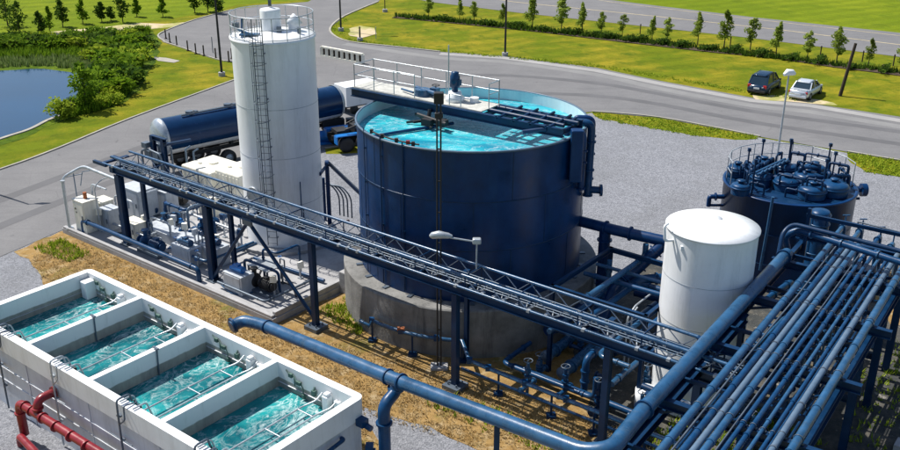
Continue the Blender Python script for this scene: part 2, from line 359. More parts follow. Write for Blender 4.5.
# main road with the left road and the car park merged
up=[(-140,214),(0,170),(60,148),(130,119),(235,80),(268,66),(280,60),(262,55),(232,62),(205,56),(182,48),(163,42),(158,36),(168,30),(195,20),(232,10),(270,5),(308,2),(330,-10),(395,-14),(378,2),(345,16),(330,28),(333,35),(350,42),(395,47),(440,52),(503,56),(597,68),(660,81),(753,98),(800,102),(900,117),(1100,150)]
lo=[(1100,192),(900,161),(847,152),(760,137),(660,118),(592,112),(470,122),(355,145),(325,149),(200,185),(75,225),(0,257),(-140,320)]
sheet('road',GP(up+lo),.024,M['asphalt'])
strip('road_shoulder',[G(*p) for p in [(440,54),(503,58),(597,71),(660,84),(753,101),(810,106),(900,121),(1080,150)]],1.0,.032,M['asphalt_pale'])
sh=catmull([G(*p) for p in [(345,44),(440,58),(503,62),(597,75),(660,89),(753,106),(810,112),(900,127),(1080,155)]],3)
strip('worn_lane',sh,1.1,.026,mat('worn_asphalt_lane',(.2,.2,.2),.9,var=.14,scale=.4,bump=.2,bs=30))
wl=mat('tyre_track_asphalt',(.108,.108,.114),.88,var=.2,scale=.35,bump=.2,bs=30)
for off in (.32,.62):
    pa=[(440,54,470,122),(503,57,530,116),(597,70,594,112),(660,83,660,118),(753,100,757,137),(900,119,900,160),(1080,150,1080,186)]
    strip('tyre_track',catmull([G(a+(c-a)*off,b_+(d-b_)*off) for a,b_,c,d in pa],4),.9,.029,wl)
for off in (.35,.65):
    pa=[(-140,214,-140,320),(0,170,0,257),(100,135,125,205),(235,82,250,165)]
    strip('tyre_track',catmull([G(a+(c-a)*off,b_+(d-b_)*off) for a,b_,c,d in pa],4),.8,.029,wl)
def kerb(pix,name='kerb',w_=.15,h=.1): return strip(name,catmull([G(*p) for p in pix],4),w_,0,M['kerb'],h)
kerb([(-140,214),(0,170),(60,148),(130,119),(235,80)])
kerb([(378,2),(345,16),(331,27),(333,35),(350,42),(395,47),(440,52)],w_=.2)
kerb([(165,42),(158,36),(168,30),(195,20),(232,10)]); kerb([(163,42),(182,48),(205,56),(232,62),(262,55)])
kerb([(592,112),(660,118),(760,137)]); kerb([(847,152),(900,161),(1050,186)]); kerb([(325,149),(345,146),(362,144)])
# gravel yard, verges, straw
sheet('gravel_yard',GP([(-260,380),(0,257),(75,225),(200,185),(325,149),(355,146),(592,113),(660,122),(700,128),(755,137),(847,153),(1200,210),(1300,460),(1200,800),(-400,800)]),.008,M['gravel'])
sheet('grass_verge',GP([(592,113),(660,119),(700,126),(755,136),(757,139),(735,140),(690,135),(640,126),(600,119)]),.016,M['grass'],.3,.8)
sheet('grass_verge',GP([(847,153),(900,161),(1050,186),(1050,205),(905,178),(866,172),(848,160)]),.016,M['grass'],.3,.8,4)
sheet('grass_verge',GP([(325,149),(345,147),(358,146),(365,153),(340,154),(326,154)]),.016,M['grass'],.1,.8,5)
sheet('dry_ground',[G(14,252),G(60,232),G(78,226)]+[S(-10,5.6),S(-7,6),S(5,6),S(5.2,12),S(14,12),S(20,13),S(23,12),S(25,8.5),S(25,5.2),S(21,4.2),S(17,3.6),S(14.5,3.4),S(12,3.0),S(16.5,1.0),S(15.5,.5),S(5,.6),S(-1,.9),S(-6,1.2),S(-10,2.4)],.02,M['straw'],.5,.7,6)
sheet('dry_ground',[S(-4,-6.2),S(3,-6.6),S(9,-7),S(12,-9),S(8,-14),S(-6,-14)],.02,M['straw'],.5,.7,8)
sheet('dry_ground',[S(25.5,4),S(30,5),S(31,14),S(27,15),S(25.2,12)],.02,M['straw'],.6,.7,9)
sheet('dry_patch',GP([(349,29),(360,26),(374,28),(377,34),(362,38),(350,36)]),.03,M['sand'],.3,.6)
sheet('dirt_path',GP([(-100,50),(0,38),(50,32),(105,27),(140,23),(165,24),(190,22),(190,26),(150,29),(115,31),(60,38),(0,46),(-100,60)]),.015,M['sand'],.4,2)
sheet('dirt_path',GP([(152,57),(166,58),(180,61),(174,63),(158,61)]),.03,M['kerb'],.1,1)
sheet('bare_ground',GP([(600,440),(590,400),(575,360),(590,310),(640,262),(690,262),(760,285),(850,290),(868,272),(905,262),(990,275),(1080,480),(1000,620),(700,560),(625,470)]),.035,M['soil'],.9,.6,19)
sheet('dry_ground',GP([(872,274),(905,270),(940,290),(930,330),(890,325),(875,300)]),.045,M['straw'],.5,.6,23)
# pond and marsh
sheet('meadow',GP([(-140,45),(0,40),(60,38),(115,31),(150,29),(158,40),(160,52),(150,70),(140,90),(120,105),(95,112),(60,122),(20,140),(-60,165),(-200,200)]),.012,M['rough'],.8,1.5,11)
sheet('pond',GP([(-140,80),(0,71),(43,69),(67,72),(100,80),(92,88),(79,97),(68,110),(45,120),(28,129),(0,138),(-60,160),(-160,190)]),.03,M['pond'],.5,1)
strip('pond_bank',catmull([G(*p) for p in [(82,97),(70,111),(47,121),(29,130),(0,139.5),(-60,162)]],4),.3,.02,M['kerb'],.06)
# mulch line under the young trees
strip('mulch_bed',catmull([G(*p) for p in [(395,17),(440,21),(470,24),(531,30),(590,37),(650,44),(721,52),(775,57),(835,66),(898,74),(1000,90)]],3),1.6,.02,M['mulch'],.05)
# ------------------------------------------------------------------ vegetation
def leaf_cloud(mb,c,rad,n,size,rnd,squash=1.0,shape='ball'):
    for i in range(n):
        while True:
            p=Vector((rnd.uniform(-1,1),rnd.uniform(-1,1),rnd.uniform(-1,1)))
            if p.length<1: break
        p=p*(.35+.65*rnd.random()) if rnd.random()<.3 else p
        if shape=='cone': k=1-.75*(p.z*.5+.5); p.x*=k;p.y*=k
        q=Vector((c[0]+p.x*rad[0],c[1]+p.y*rad[1],c[2]+p.z*rad[2]))
        a=Vector((rnd.uniform(-1,1),rnd.uniform(-1,1),rnd.uniform(-.6,.6))).normalized(); b=a.orthogonal().normalized()
        s_=size*rnd.uniform(.6,1.4)
        mb.add([q-a*s_,q+b*s_*.5,q+a*s_,q-b*s_*.5],[(0,1,2,3)])
def tree(name,label,h,rad,m,loc,n=420,size=.11,seed=0,group=None,shape='cone',trunk_frac=.3,clumps=9,cat='tree'):
    rnd=random.Random(seed); t=thing(name,label,cat,loc,0,group); T=PM[t.name]
    tb=MB(T); lean=rnd.uniform(-.06,.06)
    tb.tube([(0,0,0),(lean*.3,0,h*.3),(lean,0.02,h*.65),(lean*1.3,0,h*.95)],.05,6,rs=[.014*h+.02,.011*h+.01,.007*h,.004*h])
    for i in range(6):
        a=rnd.uniform(0,2*PI); z=h*rnd.uniform(trunk_frac,.75); r_=rad*rnd.uniform(.5,.85)
        tb.tube([(lean,0,z),(lean+math.cos(a)*r_*.5,math.sin(a)*r_*.5,z+.1*h),(lean+math.cos(a)*r_,math.sin(a)*r_,z+.2*h)],.02,5,rs=[.005*h,.004*h,.002*h])
    build(tb,'trunk',M['trunk'],t)
    lb=MB(T); z0=h*trunk_frac; 
    for i in range(clumps):
        f=(i+.5)/clumps; zz=z0+(h-z0)*f; rr=rad*(1.05-f*.8 if shape=='cone' else math.sin(PI*(.18+.74*f)))
        a=rnd.uniform(0,2*PI); o=rr*rnd.uniform(.2,.6)
        leaf_cloud(lb,(math.cos(a)*o+lean,math.sin(a)*o,zz),(rr*rnd.uniform(.5,.85),rr*rnd.uniform(.5,.85),(h-z0)/clumps*1.3),n//clumps,size,rnd)
    build(lb,'crown',m,t); return t
def bush(name,label,rx,ry,h,m,loc,n=300,size=.14,seed=0,group=None,rz=0):
    rnd=random.Random(seed); t=thing(name,label,'shrub',loc,rz,group); T=PM[t.name]
    sb=MB(T)
    for i in range(6):
        a=rnd.uniform(0,2*PI); sb.tube([(0,0,0),(math.cos(a)*rx*.3,math.sin(a)*ry*.3,h*.4),(math.cos(a)*rx*.6,math.sin(a)*ry*.6,h*.8)],.02,5)
    build(sb,'stem',M['trunk'],t)
    lb=MB(T)
    for i in range(9):
        a=rnd.uniform(0,2*PI); o=rnd.uniform(0,.65)
        leaf_cloud(lb,(math.cos(a)*rx*o,math.sin(a)*ry*o,h*rnd.uniform(.3,.75)),(rx*.45,ry*.45,h*.35),n//9,size,rnd)
    build(lb,'foliage',m,t); return t
def ordn(i):
    if i<20: return ORD[i]
    return 'thirty-'.join(['',ORD[i-30]]) if i>=30 else ('twenty-'+ORD[i-20])
ORD=['first','second','third','fourth','fifth','sixth','seventh','eighth','ninth','tenth','eleventh','twelfth','thirteenth','fourteenth','fifteenth','sixteenth','seventeenth','eighteenth','nineteenth','twentieth']
sap=[tree('young_tree','x',3.1,.85,M['leaf_sap'],(0,0,0),900,.12,s_,'young trees lining the upper road','ball' if s_%2 else 'cone',trunk_frac=.3) for s_ in (11,12,13,14)]
rnd0=random.Random(4)
srow=[(430,18,.85),(460,20,.9),(476,22,.8),(501,25,.9),(531,28,1.1),(561,31,.95),(583,34,.95),(603,36,.8),(621,37,.85),(650,40,.85),(668,42,.95),(697,45,.98),(721,48,1),(750,50,.9),(775,54,1.0),(806,58,.95),(835,64,1.15),(867,66,1.0),(899,71,.9)]
for i,(x,y,s_) in enumerate(srow):
    lb=('young green tree in the row beside the upper road, '+ORD[i]+' from the left') if i else 'young green tree beside the upper road, leftmost of the row'
    if i==len(srow)-1: lb='young green tree at the right picture edge, last of the roadside row'
    s_*=[1,.82,1.12,.93,1.2,.88,1.05][(i*5)%7]; p=G(x,y)+Vector((rnd0.uniform(-.25,.25),rnd0.uniform(-.4,.4),0)); src=sap[(i*3+i//4)%4 if i>3 else i]
    if i<4: src.location=p; src.scale=(s_,)*3; src['label']=lb; src.rotation_euler=(0,0,i)
    else: dup(src,p,i*1.3,lb,s_)
# low hedge shrubs between saplings
hb=[bush('hedge_shrub','x',1.7,.6,.8,M['leaf_dark'],(0,0,0),420,.11,30+i,'low dark shrubs in the mulch bed') for i in range(3)]
hx=[(447,22),(488,26),(515,28),(546,32),(572,34.5),(594,37),(612,39),(636,42),(660,45),(685,47.5),(709,50.5),(733,52.5),(763,56),(791,60),(819,64),(851,69),(884,73)]
for i,(x,y) in enumerate(hx):
    lb='low dark shrub in the mulch bed under the young trees, '+ORD[i]+' from the left'
    p=G(x,y); src=hb[i%3]
    if i<3: src.location=p; src.rotation_euler=(0,0,R(-30)); src['label']=lb
    else: dup(src,p,R(-30)+i*.1,lb,.85+.3*((i*7)%5)/5)
# field trees upper left
ft=[(20,37,3.6,1.3,'d'),(42,38,2.7,.9,'d'),(50,33.5,2.8,.9,'m'),(63,27,2.9,1.0,'d'),(83,24,2.8,.9,'m'),(102,22,2.2,.8,'d'),(111,21,1.6,.7,'d'),(123,22.5,3.1,1.,'d'),(137,17,2.3,.7,'m'),(163,17,2.4,.7,'m'),(8,26,4.4,1.6,'d'),(195,13,3,1.1,'d'),(208,12,3,1.1,'d'),(217,14,2.2,1,'d')]
fn=['wide dark tree at the left end of the sandy path','small dark tree just right of the widest path tree','mid green slim tree leaning near the sandy path','dark bushy tree third from the path start beyond the sand','light green slender tree above the middle of the path','short dark tree in the pair by the path','smallest dark tree of the pair by the path','tall dark tree standing alone over the path','thin pale sapling in the far field, nearer the path','thin pale sapling in the far field, close to the car park','large dark tree at the left picture edge beyond the path','dark tree left of the black road pole, first of three','dark tree left of the black road pole, middle of three','dark tree right beside the black road pole']
for i,(x,y,h,r_,k) in enumerate(ft):
    tree('field_tree',fn[i],h,r_,M['leaf_dark'] if k=='d' else M['leaf_mid'],G(x,y),500,.16,50+i,'trees in the field beyond the pond','ball' if k=='d' else 'cone',.22)
tree('pond_tree','green tree standing by itself at the right tip of the pond',3.6,1.3,M['leaf_mid'],G(87,110),900,.15,90,None,'ball',.25)
bush('willow_bush','rounded lime green bush on the near pond bank',1.5,1.3,1.5,M['leaf_lime'],G(64,118),1100,.13,91)
bush('pond_bush','bright green bush at the foot of the pond tree',1.3,1.2,1.3,M['leaf_mid'],G(80,109),900,.13,92)
bush('pond_bush','yellow green bush on the grass slope right of the pond tree',1.6,1.3,.9,M['leaf_lime'],G(106,104),900,.12,93)
# marsh shrubs (individually) and reeds (stuff)
rnd=random.Random(5); k=0
mp=[(102,90,1.7,'m'),(113,84,1.9,'d'),(121,78,1.7,'m'),(115,70,1.9,'m'),(105,76,1.3,'l'),(128,68,1.7,'l'),(134,60,1.5,'m'),(122,60,1.6,'d'),(110,62,1.5,'l'),(96,60,1.3,'l'),(128,50,1.5,'m'),(138,46,1.4,'d'),(112,52,1.5,'m'),(100,48,1.6,'d'),(84,50,1.3,'l'),(68,48,1.5,'d'),(52,50,1.4,'m'),(36,48,1.5,'d'),(20,50,1.5,'m'),(6,48,1.5,'d'),(-10,52,1.5,'m'),(138,35,1.0,'m'),(127,38,1.0,'l'),(144,50,.8,'l'),(141,58,.8,'m'),(130,84,1.2,'l'),(118,94,1.4,'m'),(108,99,1.0,'l'),(95,97,1.2,'d'),(98,38,1.2,'m'),(75,42,1.2,'m'),(45,43,1.2,'l'),(22,44,1.2,'d')]
kinds={'m':('mid green','leaf_mid'),'d':('dark green','leaf_dark'),'l':('yellow green','leaf_lime')}
proto={}
for kk in 'mdl':
    proto[kk]=[bush('marsh_shrub','x',1.6,1.4,1.0,M[kinds[kk][1]],(0,0,0),800,.15,100+ord(kk)+i,'shrubs growing round the marsh and pond') for i in range(2)]
used=set()
for i,(x,y,s_,kk) in enumerate(mp):
    p=G(x,y); src=proto[kk][i%2]
    same=sorted(q[0] for q in mp if q[3]==kk); lb=kinds[kk][0]+' shrub in the marsh growth round the pond, '+ordn(same.index(x))+' '+kinds[kk][0].split()[-1] and kinds[kk][0]+' shrub round the pond, '+ordn(sorted(q[0]+q[1]*.01 for q in mp if q[3]==kk).index(x+y*.01))+' of its colour from the left'
    if src.name not in used: used.add(src.name); src.location=p; src.scale=(s_,)*3; src['label']=lb
    else: dup(src,p,i*1.1,lb,s_)
def blades(name,polys,n,h,m,label,cat,seed,wd=.04,lean=.4):
    rnd=random.Random(seed); mb=MB()
    from mathutils.geometry import intersect_point_tri_2d
    for poly,cnt in polys:
        P=[Vector(p).to_2d() for p in poly]; tr=tessellate_polygon([[p.to_3d() for p in P]])
        ar=[abs((P[b]-P[a]).cross(P[c]-P[a])) for a,b,c in tr]
        for t in rnd.choices(tr,weights=ar,k=cnt):
            a,b,c=[P[i] for i in t]; u,v=rnd.random(),rnd.random()
            if u+v>1:u,v=1-u,1-v
            q=a+(b-a)*u+(c-a)*v
            for _ in range(n):
                an=rnd.uniform(0,2*PI); hh=h*rnd.uniform(.5,1.3); dx,dy=math.cos(an),math.sin(an)
                o=Vector((q.x+rnd.uniform(-.12,.12),q.y+rnd.uniform(-.12,.12),0.02)); s_=Vector((-dy,dx,0))*wd
                mb.add([o-s_,o+s_,o+Vector((dx*lean*hh,dy*lean*hh,hh))],[(0,1,2)])
    return stuff(build(mb,name,m,origin=(0,0,0)),label,cat)
blades('reeds',[(GP([(-60,74),(0,68),(43,66),(67,69),(100,77),(106,70),(100,60),(60,58),(0,60),(-60,64)]),900)],5,.5,M['reed'],'pale reeds along the far edge of the pond','reeds',3,.05,.15)
blades('marsh_grass',[(GP([(-60,64),(0,60),(60,58),(100,60),(110,70),(98,82),(80,99),(60,120),(95,112),(120,104),(132,90),(142,68),(146,48),(150,30),(60,39),(-60,48)]),6500)],4,.6,M['leaf_mid'],'tall green grass of the marsh round the pond','marsh grass',4,.07,.4)
blades('dry_grass',[([S(-10.5,5.2),S(5,5.2),S(12,6.5),S(21,8),S(24.5,8),S(24.5,5.2),S(17,3.6),S(12,2.6),S(16,1.0),S(5,.6),S(-6,1.2),S(-10,2.4)],5200),([S(-4,-6.2),S(3,-6.6),S(9,-7),S(8,-12),S(-6,-12)],1200)],4,.11,M['strawblade'],'dry straw coloured grass tufts between the basin and the slab','dry grass',6,.022,.9)
blades('ground_cover',[([G(395,15.5),G(470,22),G(590,35),G(721,50),G(835,64),G(898,72),G(1000,88),G(1000,91),G(898,75),G(835,67),G(721,53),G(590,38),G(470,25),G(395,18)],1500)],4,.45,M['leaf_dark'],'dark green ground cover in the mulch bed below the young trees','ground cover',14,.08,.4)
blades('verge_grass',[(GP([(592,113),(660,119),(755,136),(757,140),(690,136),(600,120)]),500),(GP([(847,153),(900,161),(905,178),(866,173)]),300),(GP([(345,17),(331,28),(350,42),(440,52),(600,68),(800,102),(800,99),(600,65),(440,50),(352,40),(335,28),(350,19)]),700)],3,.14,M['leaf_lime'],'ragged grass tufts along the verge edges','grass',15,.05,.7)
gt=[([S(5.6,7.5),S(8.6,6.9),S(8.2,10),S(5.6,11)],420),([S(-11,4.8),S(-8,4.6),S(-8,3.4),S(-11,3.2)],200),([S(0,1.2),S(12,1.2),S(12,2),S(0,2)],90),([S(24,5),S(27,5),S(27,12),S(24,12)],300),([S(14,4.6),S(21,4.8),S(21,6.2),S(14,6)],120)]
blades('green_weeds',gt+[(GP([(850,380),(900,340),(960,380),(960,470),(840,470)]),260),(GP([(640,440),(700,400),(740,450),(700,500)]),200)],4,.2,M['leaf_lime'],'green weeds growing in the dry ground by the concrete slab','weeds',8,.035,.6)
# ================================================================== BASIN
L_,WB,HB=15.6,5.2,3.3
t=thing('treatment_basin','long white open basin of four cells with foaming teal water','basin',(L_/2,-WB/2,0),0,None,SF); T=SF
walls=MB(T); th=.3; zi=1.2
def rrect(mb,x0,y0,x1,y1,z0,z1,r,t_):
    # ring wall with rounded outer corners
    o=[];i_=[]
    for cx,cy,a in ((x1-r,y1-r,0),(x0+r,y1-r,90),(x0+r,y0+r,180),(x1-r,y0+r,270)):
        for k in range(7):
            q=R(a+15*k); o.append((cx+r*math.cos(q),cy+r*math.sin(q)))
            i_.append((min(max(cx+r*math.cos(q),x0+t_),x1-t_),min(max(cy+r*math.sin(q),y0+t_),y1-t_)))
    n=len(o); vs=[(x,y,z0) for x,y in o]+[(x,y,z1) for x,y in o]+[(x,y,z1) for x,y in i_]
    mb.add(vs,[(k,(k+1)%n,n+(k+1)%n,n+k) for k in range(n)]+[(n+k,n+(k+1)%n,2*n+(k+1)%n,2*n+k) for k in range(n)])
lowm=mat('basin_concrete_panel',(.6,.625,.67),.75,var=.1,scale=1.2,dirt=(.36,.36,.36),dirt_amt=.6,streak=True,bump=.1,bs=6)
rrect(walls,0,-WB,L_,0,HB-.75,HB,.28,th); build(walls,'upper_wall',M['basin_white'],t)
lw=MB(T); rrect(lw,.05,-WB+.05,L_-.05,-.05,0,HB-.75,.26,th); 
for z in (1.75,1.2): lw.box(.06,-WB+.02,z,L_-.06,-WB+.045,z+.03)
for u in (3.9,7.8,11.7): lw.box(u-.02,-WB+.02,0,u+.02,-WB+.046,HB-.8)
build(lw,'lower_wall',lowm,t)
inn=MB(T)
xs=[0,3.9,7.75,11.65,15.6]
for i in range(4):
    x0=xs[i]+(.3 if i==0 else .12); x1=xs[i+1]-(.3 if i==3 else .12); y0=-WB+.3; y1=-.3
    c=[(x0,y0),(x1,y0),(x1,y1),(x0,y1)]
    inn.add([(x,y,zi) for x,y in c]+[(x,y,HB-.004) for x,y in c],[(k,k+4,(k+1)%4+4,(k+1)%4) for k in range(4)]+[(0,1,2,3)])
build(inn,'cell_lining',M['cellwall'],t)
for i in (1,2,3):
    d=MB(T); d.box(xs[i]-.118,-WB+.3,HB-.06,xs[i]+.118,-.3,HB-.002); build(d,'divider_wall',M['basin_white'],t)
for i in range(4):
    x0=xs[i]+(.3 if i==0 else .12)+.003; x1=xs[i+1]-(.3 if i==3 else .12)-.003
    wq=MB(T); wq.add([(x0,-WB+.303,2.33),(x1,-WB+.303,2.33),(x1,-.303,2.33),(x0,-.303,2.33)],[(0,1,2,3)]); build(wq,'water',M['water_cell'],t)
    # corner box, brackets and air header of each cell
    b=MB(T); b.box(x1-1.15,-.56,2.2,x1-.9,-.3,3.0); b.box(x1-1.12,-.53,3.0,x1-.93,-.32,3.1); b.box(x1-.75,-.42,2.5,x1-.5,-.3,2.9)
    if i==0: b.box(x0+.1,-.75,2.35,x0+.5,-.3,3.1)
    build(b,'inlet_box',M['basin_white'],t,bev=.03)
    v=MB(T); u=x0+.55
    v.tube([(u-.1,-.33,3.16),(u+.1,-.36,3.05),(u+.28,-.34,3.08),(u+.42,-.38,2.92),(u+.62,-.36,2.9),(u+.78,-.4,2.78),(u+.78,-.4,2.5)],.024,6); v.cbox((u+.15,-.36,3.05),(.16,.09,.14)); v.cbox((u+.55,-.38,2.9),(.2,.1,.12)); v.cbox((u+.78,-.4,2.48),(.1,.1,.16))
    v.tube([(u+.3,-.34,3.05),(u+.33,-.36,2.7)],.022,6); build(v,'wall_valve',M['valve'],t)
    v=MB(T); v.tube([(u+1.25,-.31,2.98),(u+1.3,-.42,2.9),(u+1.3,-.42,2.7)],.035,6); v.cbox((u+1.3,-.4,2.82),(.15,.12,.2)); build(v,'wall_hook',M['valve'],t)
    a=MB(T)
    for uo in (1.9,2.6):
        u=x0+uo; a.tube([(u,-WB+.05,3.36),(u,-WB+.55,3.36),(u,-WB+.75,2.62),(u,-1.0,2.62),(u+.25,-.6,2.75),(u+.25,-.31,2.9)],.03,8,.12)
    a.tube([(x0+1.9,-2.6,2.62),(x0+2.6,-2.6,2.62)],.025,6); a.tube([(x0+1.9,-1.2,2.62),(x0+2.6,-1.2,2.62)],.025,6)
    build(a,'air_header',M['galv'],t)
    d=MB(T); u=x0+1.3; d.cbox((u,-WB+1.0,2.38),(.2,.2,.22)); d.tube([(u,-WB+1.0,2.4),(u,-WB+.9,2.75)],.03,6); build(d,'float_switch',M['black'],t)
    h=MB(T); u=x0+1.95
    h.tube([(u,-WB+.45,3.2),(u,-WB+.4,3.5),(u,-WB-.08,3.5),(u,-WB-.1,3.0),(u-.05,-WB-.1,.1)],.035,8,.12)
    h.tube([(u+.35,-WB+.4,3.32),(u+.35,-WB-.07,3.42),(u+.35,-WB-.1,2.9),(u,-WB-.1,2.6)],.028,8,.1)
    for z in (2.9,2.0,1.1): h.cbox((u-.02,-WB-.06,z),(.16,.1,.06))
    h.tube([(u-.7,-WB-.1,2.0),(u+.6,-WB-.12,2.05)],.02,6)
    build(h,'hose_line',M['galv_dark'] if i!=1 else M['galv'],t)
for i in (1,2):
    d=MB(T); d.tube([(xs[i]+.16,-2.4,3.4),(xs[i]+.17,-2.45,2.2)],.03,6); d.cbox((xs[i]+.1,-2.4,3.38),(.3,.07,.05)); build(d,'probe',M['galv_dark'],t)
pb=MB(T); pb.tube([(15.62,-1.2,2.35),(15.75,-1.2,2.35),(15.8,-4.6,2.1)],.07,8,.1); pb.tube([(15.8,-.3,2.45),(16.1,-.3,2.4)],.1,10); pb.cbox((15.75,-.35,2.55),(.3,.3,.25)); build(pb,'side_pipe',M['mid_blue'],t)
# red pipes
t=thing('red_pipeline','dark red pipe with flanged elbows along the front wall of the white basin','pipe',(4.6,-5.9,0),0,None,SF)
b=MB(T); b.tube([(4.55,-5.95,.3),(4.55,-5.95,1.62),(12.5,-5.8,1.62)],.155,16,.3); build(b,'pipe_run',M['red'],t)
b=MB(T); b.tube([(5.75,-5.2,2.15),(5.75,-5.85,2.15),(5.75,-5.9,1.62)],.15,16,.32); build(b,'wall_elbow',M['red'],t)
b=MB(T)
for u in (4.95,5.4,6.1,6.9,7.8,8.7,9.9): b.flange((u,-5.93,1.62),(1,0,0),.2,.05)
b.flange((4.55,-5.95,1.2),(0,0,1),.2); b.flange((5.75,-5.24,2.15),(0,1,0),.22,.06); b.flange((5.75,-5.88,1.85),(0,0,1),.2); build(b,'flange',M['red'],t)
b=MB(T); b.tube([(4.7,-6.2,.05),(4.7,-6.2,.42),(8.5,-6.7,.42)],.14,14,.25); tag(build(b,'red_drain_pipe',M['red'],None),'short lower red pipe on the ground under the main red pipeline','pipe')
# ================================================================== FOUNDATION SLAB
b=MB(SF); b.box(-11.8,5.35,0,5.0,13.6,.3); structure(build(b,'slab',M['slab'],None,bev=.03))
b=MB(SF); b.box(-11.7,5.36,.3,4.9,5.55,.42); b.box(4.75,5.55,.3,4.95,9.6,.55); tag(build(b,'low_kerb_wall',M['slab'],None,bev=.02),'low concrete curb wall along the edge of the equipment slab','wall')
b=MB(W); p=G(345,232); bx=SF.inverted()@p; b=MB(SF); b.box(3.2,12.5,.3,5.3,14.6,.95); tag(build(b,'concrete_block',M['slab'],None,bev=.03),'pale concrete block between the white silo and the dark blue tank','block')
b=MB(SF); b.box(5.0,9.5,0,5.6,12.6,1.1); tag(build(b,'retaining_wall',M['slab'],None,bev=.03),'low pale retaining wall left of the round tank foundation','wall')
# ================================================================== BIG TANK
tc=Vector((.93,39.7,0)); Rt=5.0; Rc=5.8; zt=8.7; zb=2.2
t=thing('tank_foundation','round weathered concrete foundation ring under the big dark blue tank','foundation',tc)
b=MB(Matrix.Translation(tc)); b.lathe([(Rc,0),(Rc,zb-.05),(Rc-.05,zb),(Rt-.2,zb)],n=96,smooth=False)
build(b,'ring_wall',mat('ring_concrete',(.19,.19,.185),.9,var=.45,scale=.8,bump=.4,bs=9,dirt=(.035,.035,.04),dirt_amt=.9,streak=True),t)
b=MB(Matrix.Translation(tc))
for k in range(24):
    a=2*PI*k/24; b.T=Matrix.Translation(tc)@Matrix.Rotation(a,4,'Z'); b.box(Rt+.02,-.09,zb+.004,Rt+.3,.09,zb+.05)
build(b,'anchor_plate',M['galv_dark'],t)
TT=Matrix.Translation(tc)
t=thing('blue_treatment_tank','huge dark blue round open tank filled with churning turquoise water','tank',tc+Vector((0,0,zb)))
b=MB(TT); b.lathe([(Rt,zb+.003),(Rt,zt)],n=128); build(b,'tank_shell',M['navy'],t)
inner=mat('tank_lining',(.7,.78,.8),.4,var=.08,scale=.8,dirt=(.25,.45,.55),dirt_amt=.5,streak=True)
b=MB(TT); b.lathe([(Rt-.02,zt),(Rt-.02,zt-1.6)],n=128); build(b,'inner_lining',inner,t)
b=MB(TT); b.lathe([(Rt-.02,zt),(Rt-.03,zt+.03),(Rt+.07,zt+.03),(Rt+.07,zt-.04),(Rt,zt-.04)],n=128); build(b,'rim',M['pale_pipe'],t)
for z in (zt-2.1,zt-4.2):
    b=MB(TT); b.lathe([(Rt,z-.03),(Rt+.022,z-.02),(Rt+.022,z+.02),(Rt,z+.03)],n=128); build(b,'weld_band',M['dark_steel'],t)
b=MB(TT); b.lathe([(.001,zt-.5),(Rt-.021,zt-.5)],n=96); b.f=[tuple(reversed(f)) for f in b.f]; b.sm=[False]*len(b.f)
zs=b.v[0].z
build(b,'water',M['water_tank'],t)
b=MB(TT)
for ci,(z0,z1) in enumerate(((zb+.05,zt-4.25),(zt-4.17,zt-2.15),(zt-2.07,zt-.05))):
    for k in range(10):
        b.T=TT@Matrix.Rotation(2*PI*(k+.5*(ci%2))/10,4,'Z'); b.box(Rt-.01,-.02,z0,Rt+.008,.02,z1)
build(b,'plate_seam',M['dark_steel'],t)
def wallpt(px,z,extra=.06):  # point on tank wall at a bearing
    a=px; return Vector((tc.x+(Rt+extra)*math.cos(a),tc.y+(Rt+extra)*math.sin(a),z))
for a_,wd in ((R(222),.03),(R(236),.03),(R(207),.02)):
    b=MB(W); b.tube([wallpt(a_,zt+.15),wallpt(a_,zb+.1)],wd,6)
    for z in (8,6.5,5,3.5): p=wallpt(a_,z,.03); b.cbox(p,(.1,.1,.06))
    build(b,'conduit',M['dark_steel'],t)
b=MB(W)
for i in range(10):
    a=R(212+i*3.2); p=Vector((tc.x+(Rt-.1)*math.cos(a),tc.y+(Rt-.1)*math.sin(a),zt+.1)); q=Vector((tc.x+(Rt-.1)*math.cos(a+R(3.2)),tc.y+(Rt-.1)*math.sin(a+R(3.2)),zt+.1)); b.tube([p,q],.035,6)
    if i%3==0: b.cbox(p,(.14,.14,.16))
build(b,'rim_pipe',M['black'],t)
b=MB(W); p=Vector((tc.x+(Rt-.1)*math.cos(R(238)),tc.y+(Rt-.1)*math.sin(R(238)),zt+.12)); b.cbox(p,(.16,.16,.14)); build(b,'rim_sensor',M['red'],t)
# internal floating pipe across water
b=MB(TT); b.tube([(-4.2,-1.6,zt-.42),(-.8,.3,zt-.4)],.07,8); build(b,'submerged_pipe',M['mid_blue'],t)
# right-hand overflow ducts on the wall
for i,(a_,r_,z1,z0) in enumerate(((R(-30),.14,zt+.1,6.3),(R(-17),.17,zt+.15,5.6),(R(-6),.12,zt+.1,6.0))):
    p=Vector((tc.x+(Rt+.24)*math.cos(a_),tc.y+(Rt+.24)*math.sin(a_),0)); q=Vector((tc.x+(Rt-.5)*math.cos(a_),tc.y+(Rt-.5)*math.sin(a_),0))
    b=MB(W); b.tube([q+Vector((0,0,z1-.25)),q+Vector((0,0,z1)),p+Vector((0,0,z1)),p+Vector((0,0,z0))],r_,14,.3)
    for z in (z1-.8,z0+1.2,z0+.05): b.flange(p+Vector((0,0,z)),(0,0,1),r_+.06,.06)
    if i==1: b.tube([p+Vector((0,0,z0+.3)),p+Vector((.55,-.1,z0+.3))],.16,12); b.flange(p+Vector((.55,-.1,z0+.3)),(1,0,0),.26,.1)
    build(b,'overflow_pipe',M['navy'] if i!=1 else M['mid_blue'],t)
b=MB(W); c=wallpt(R(-38),0,.3); b.cbox(c+Vector((0,0,8)),(.5,.45,2.2)); build(b,'overflow_box',M['navy'],t,bev=.05)
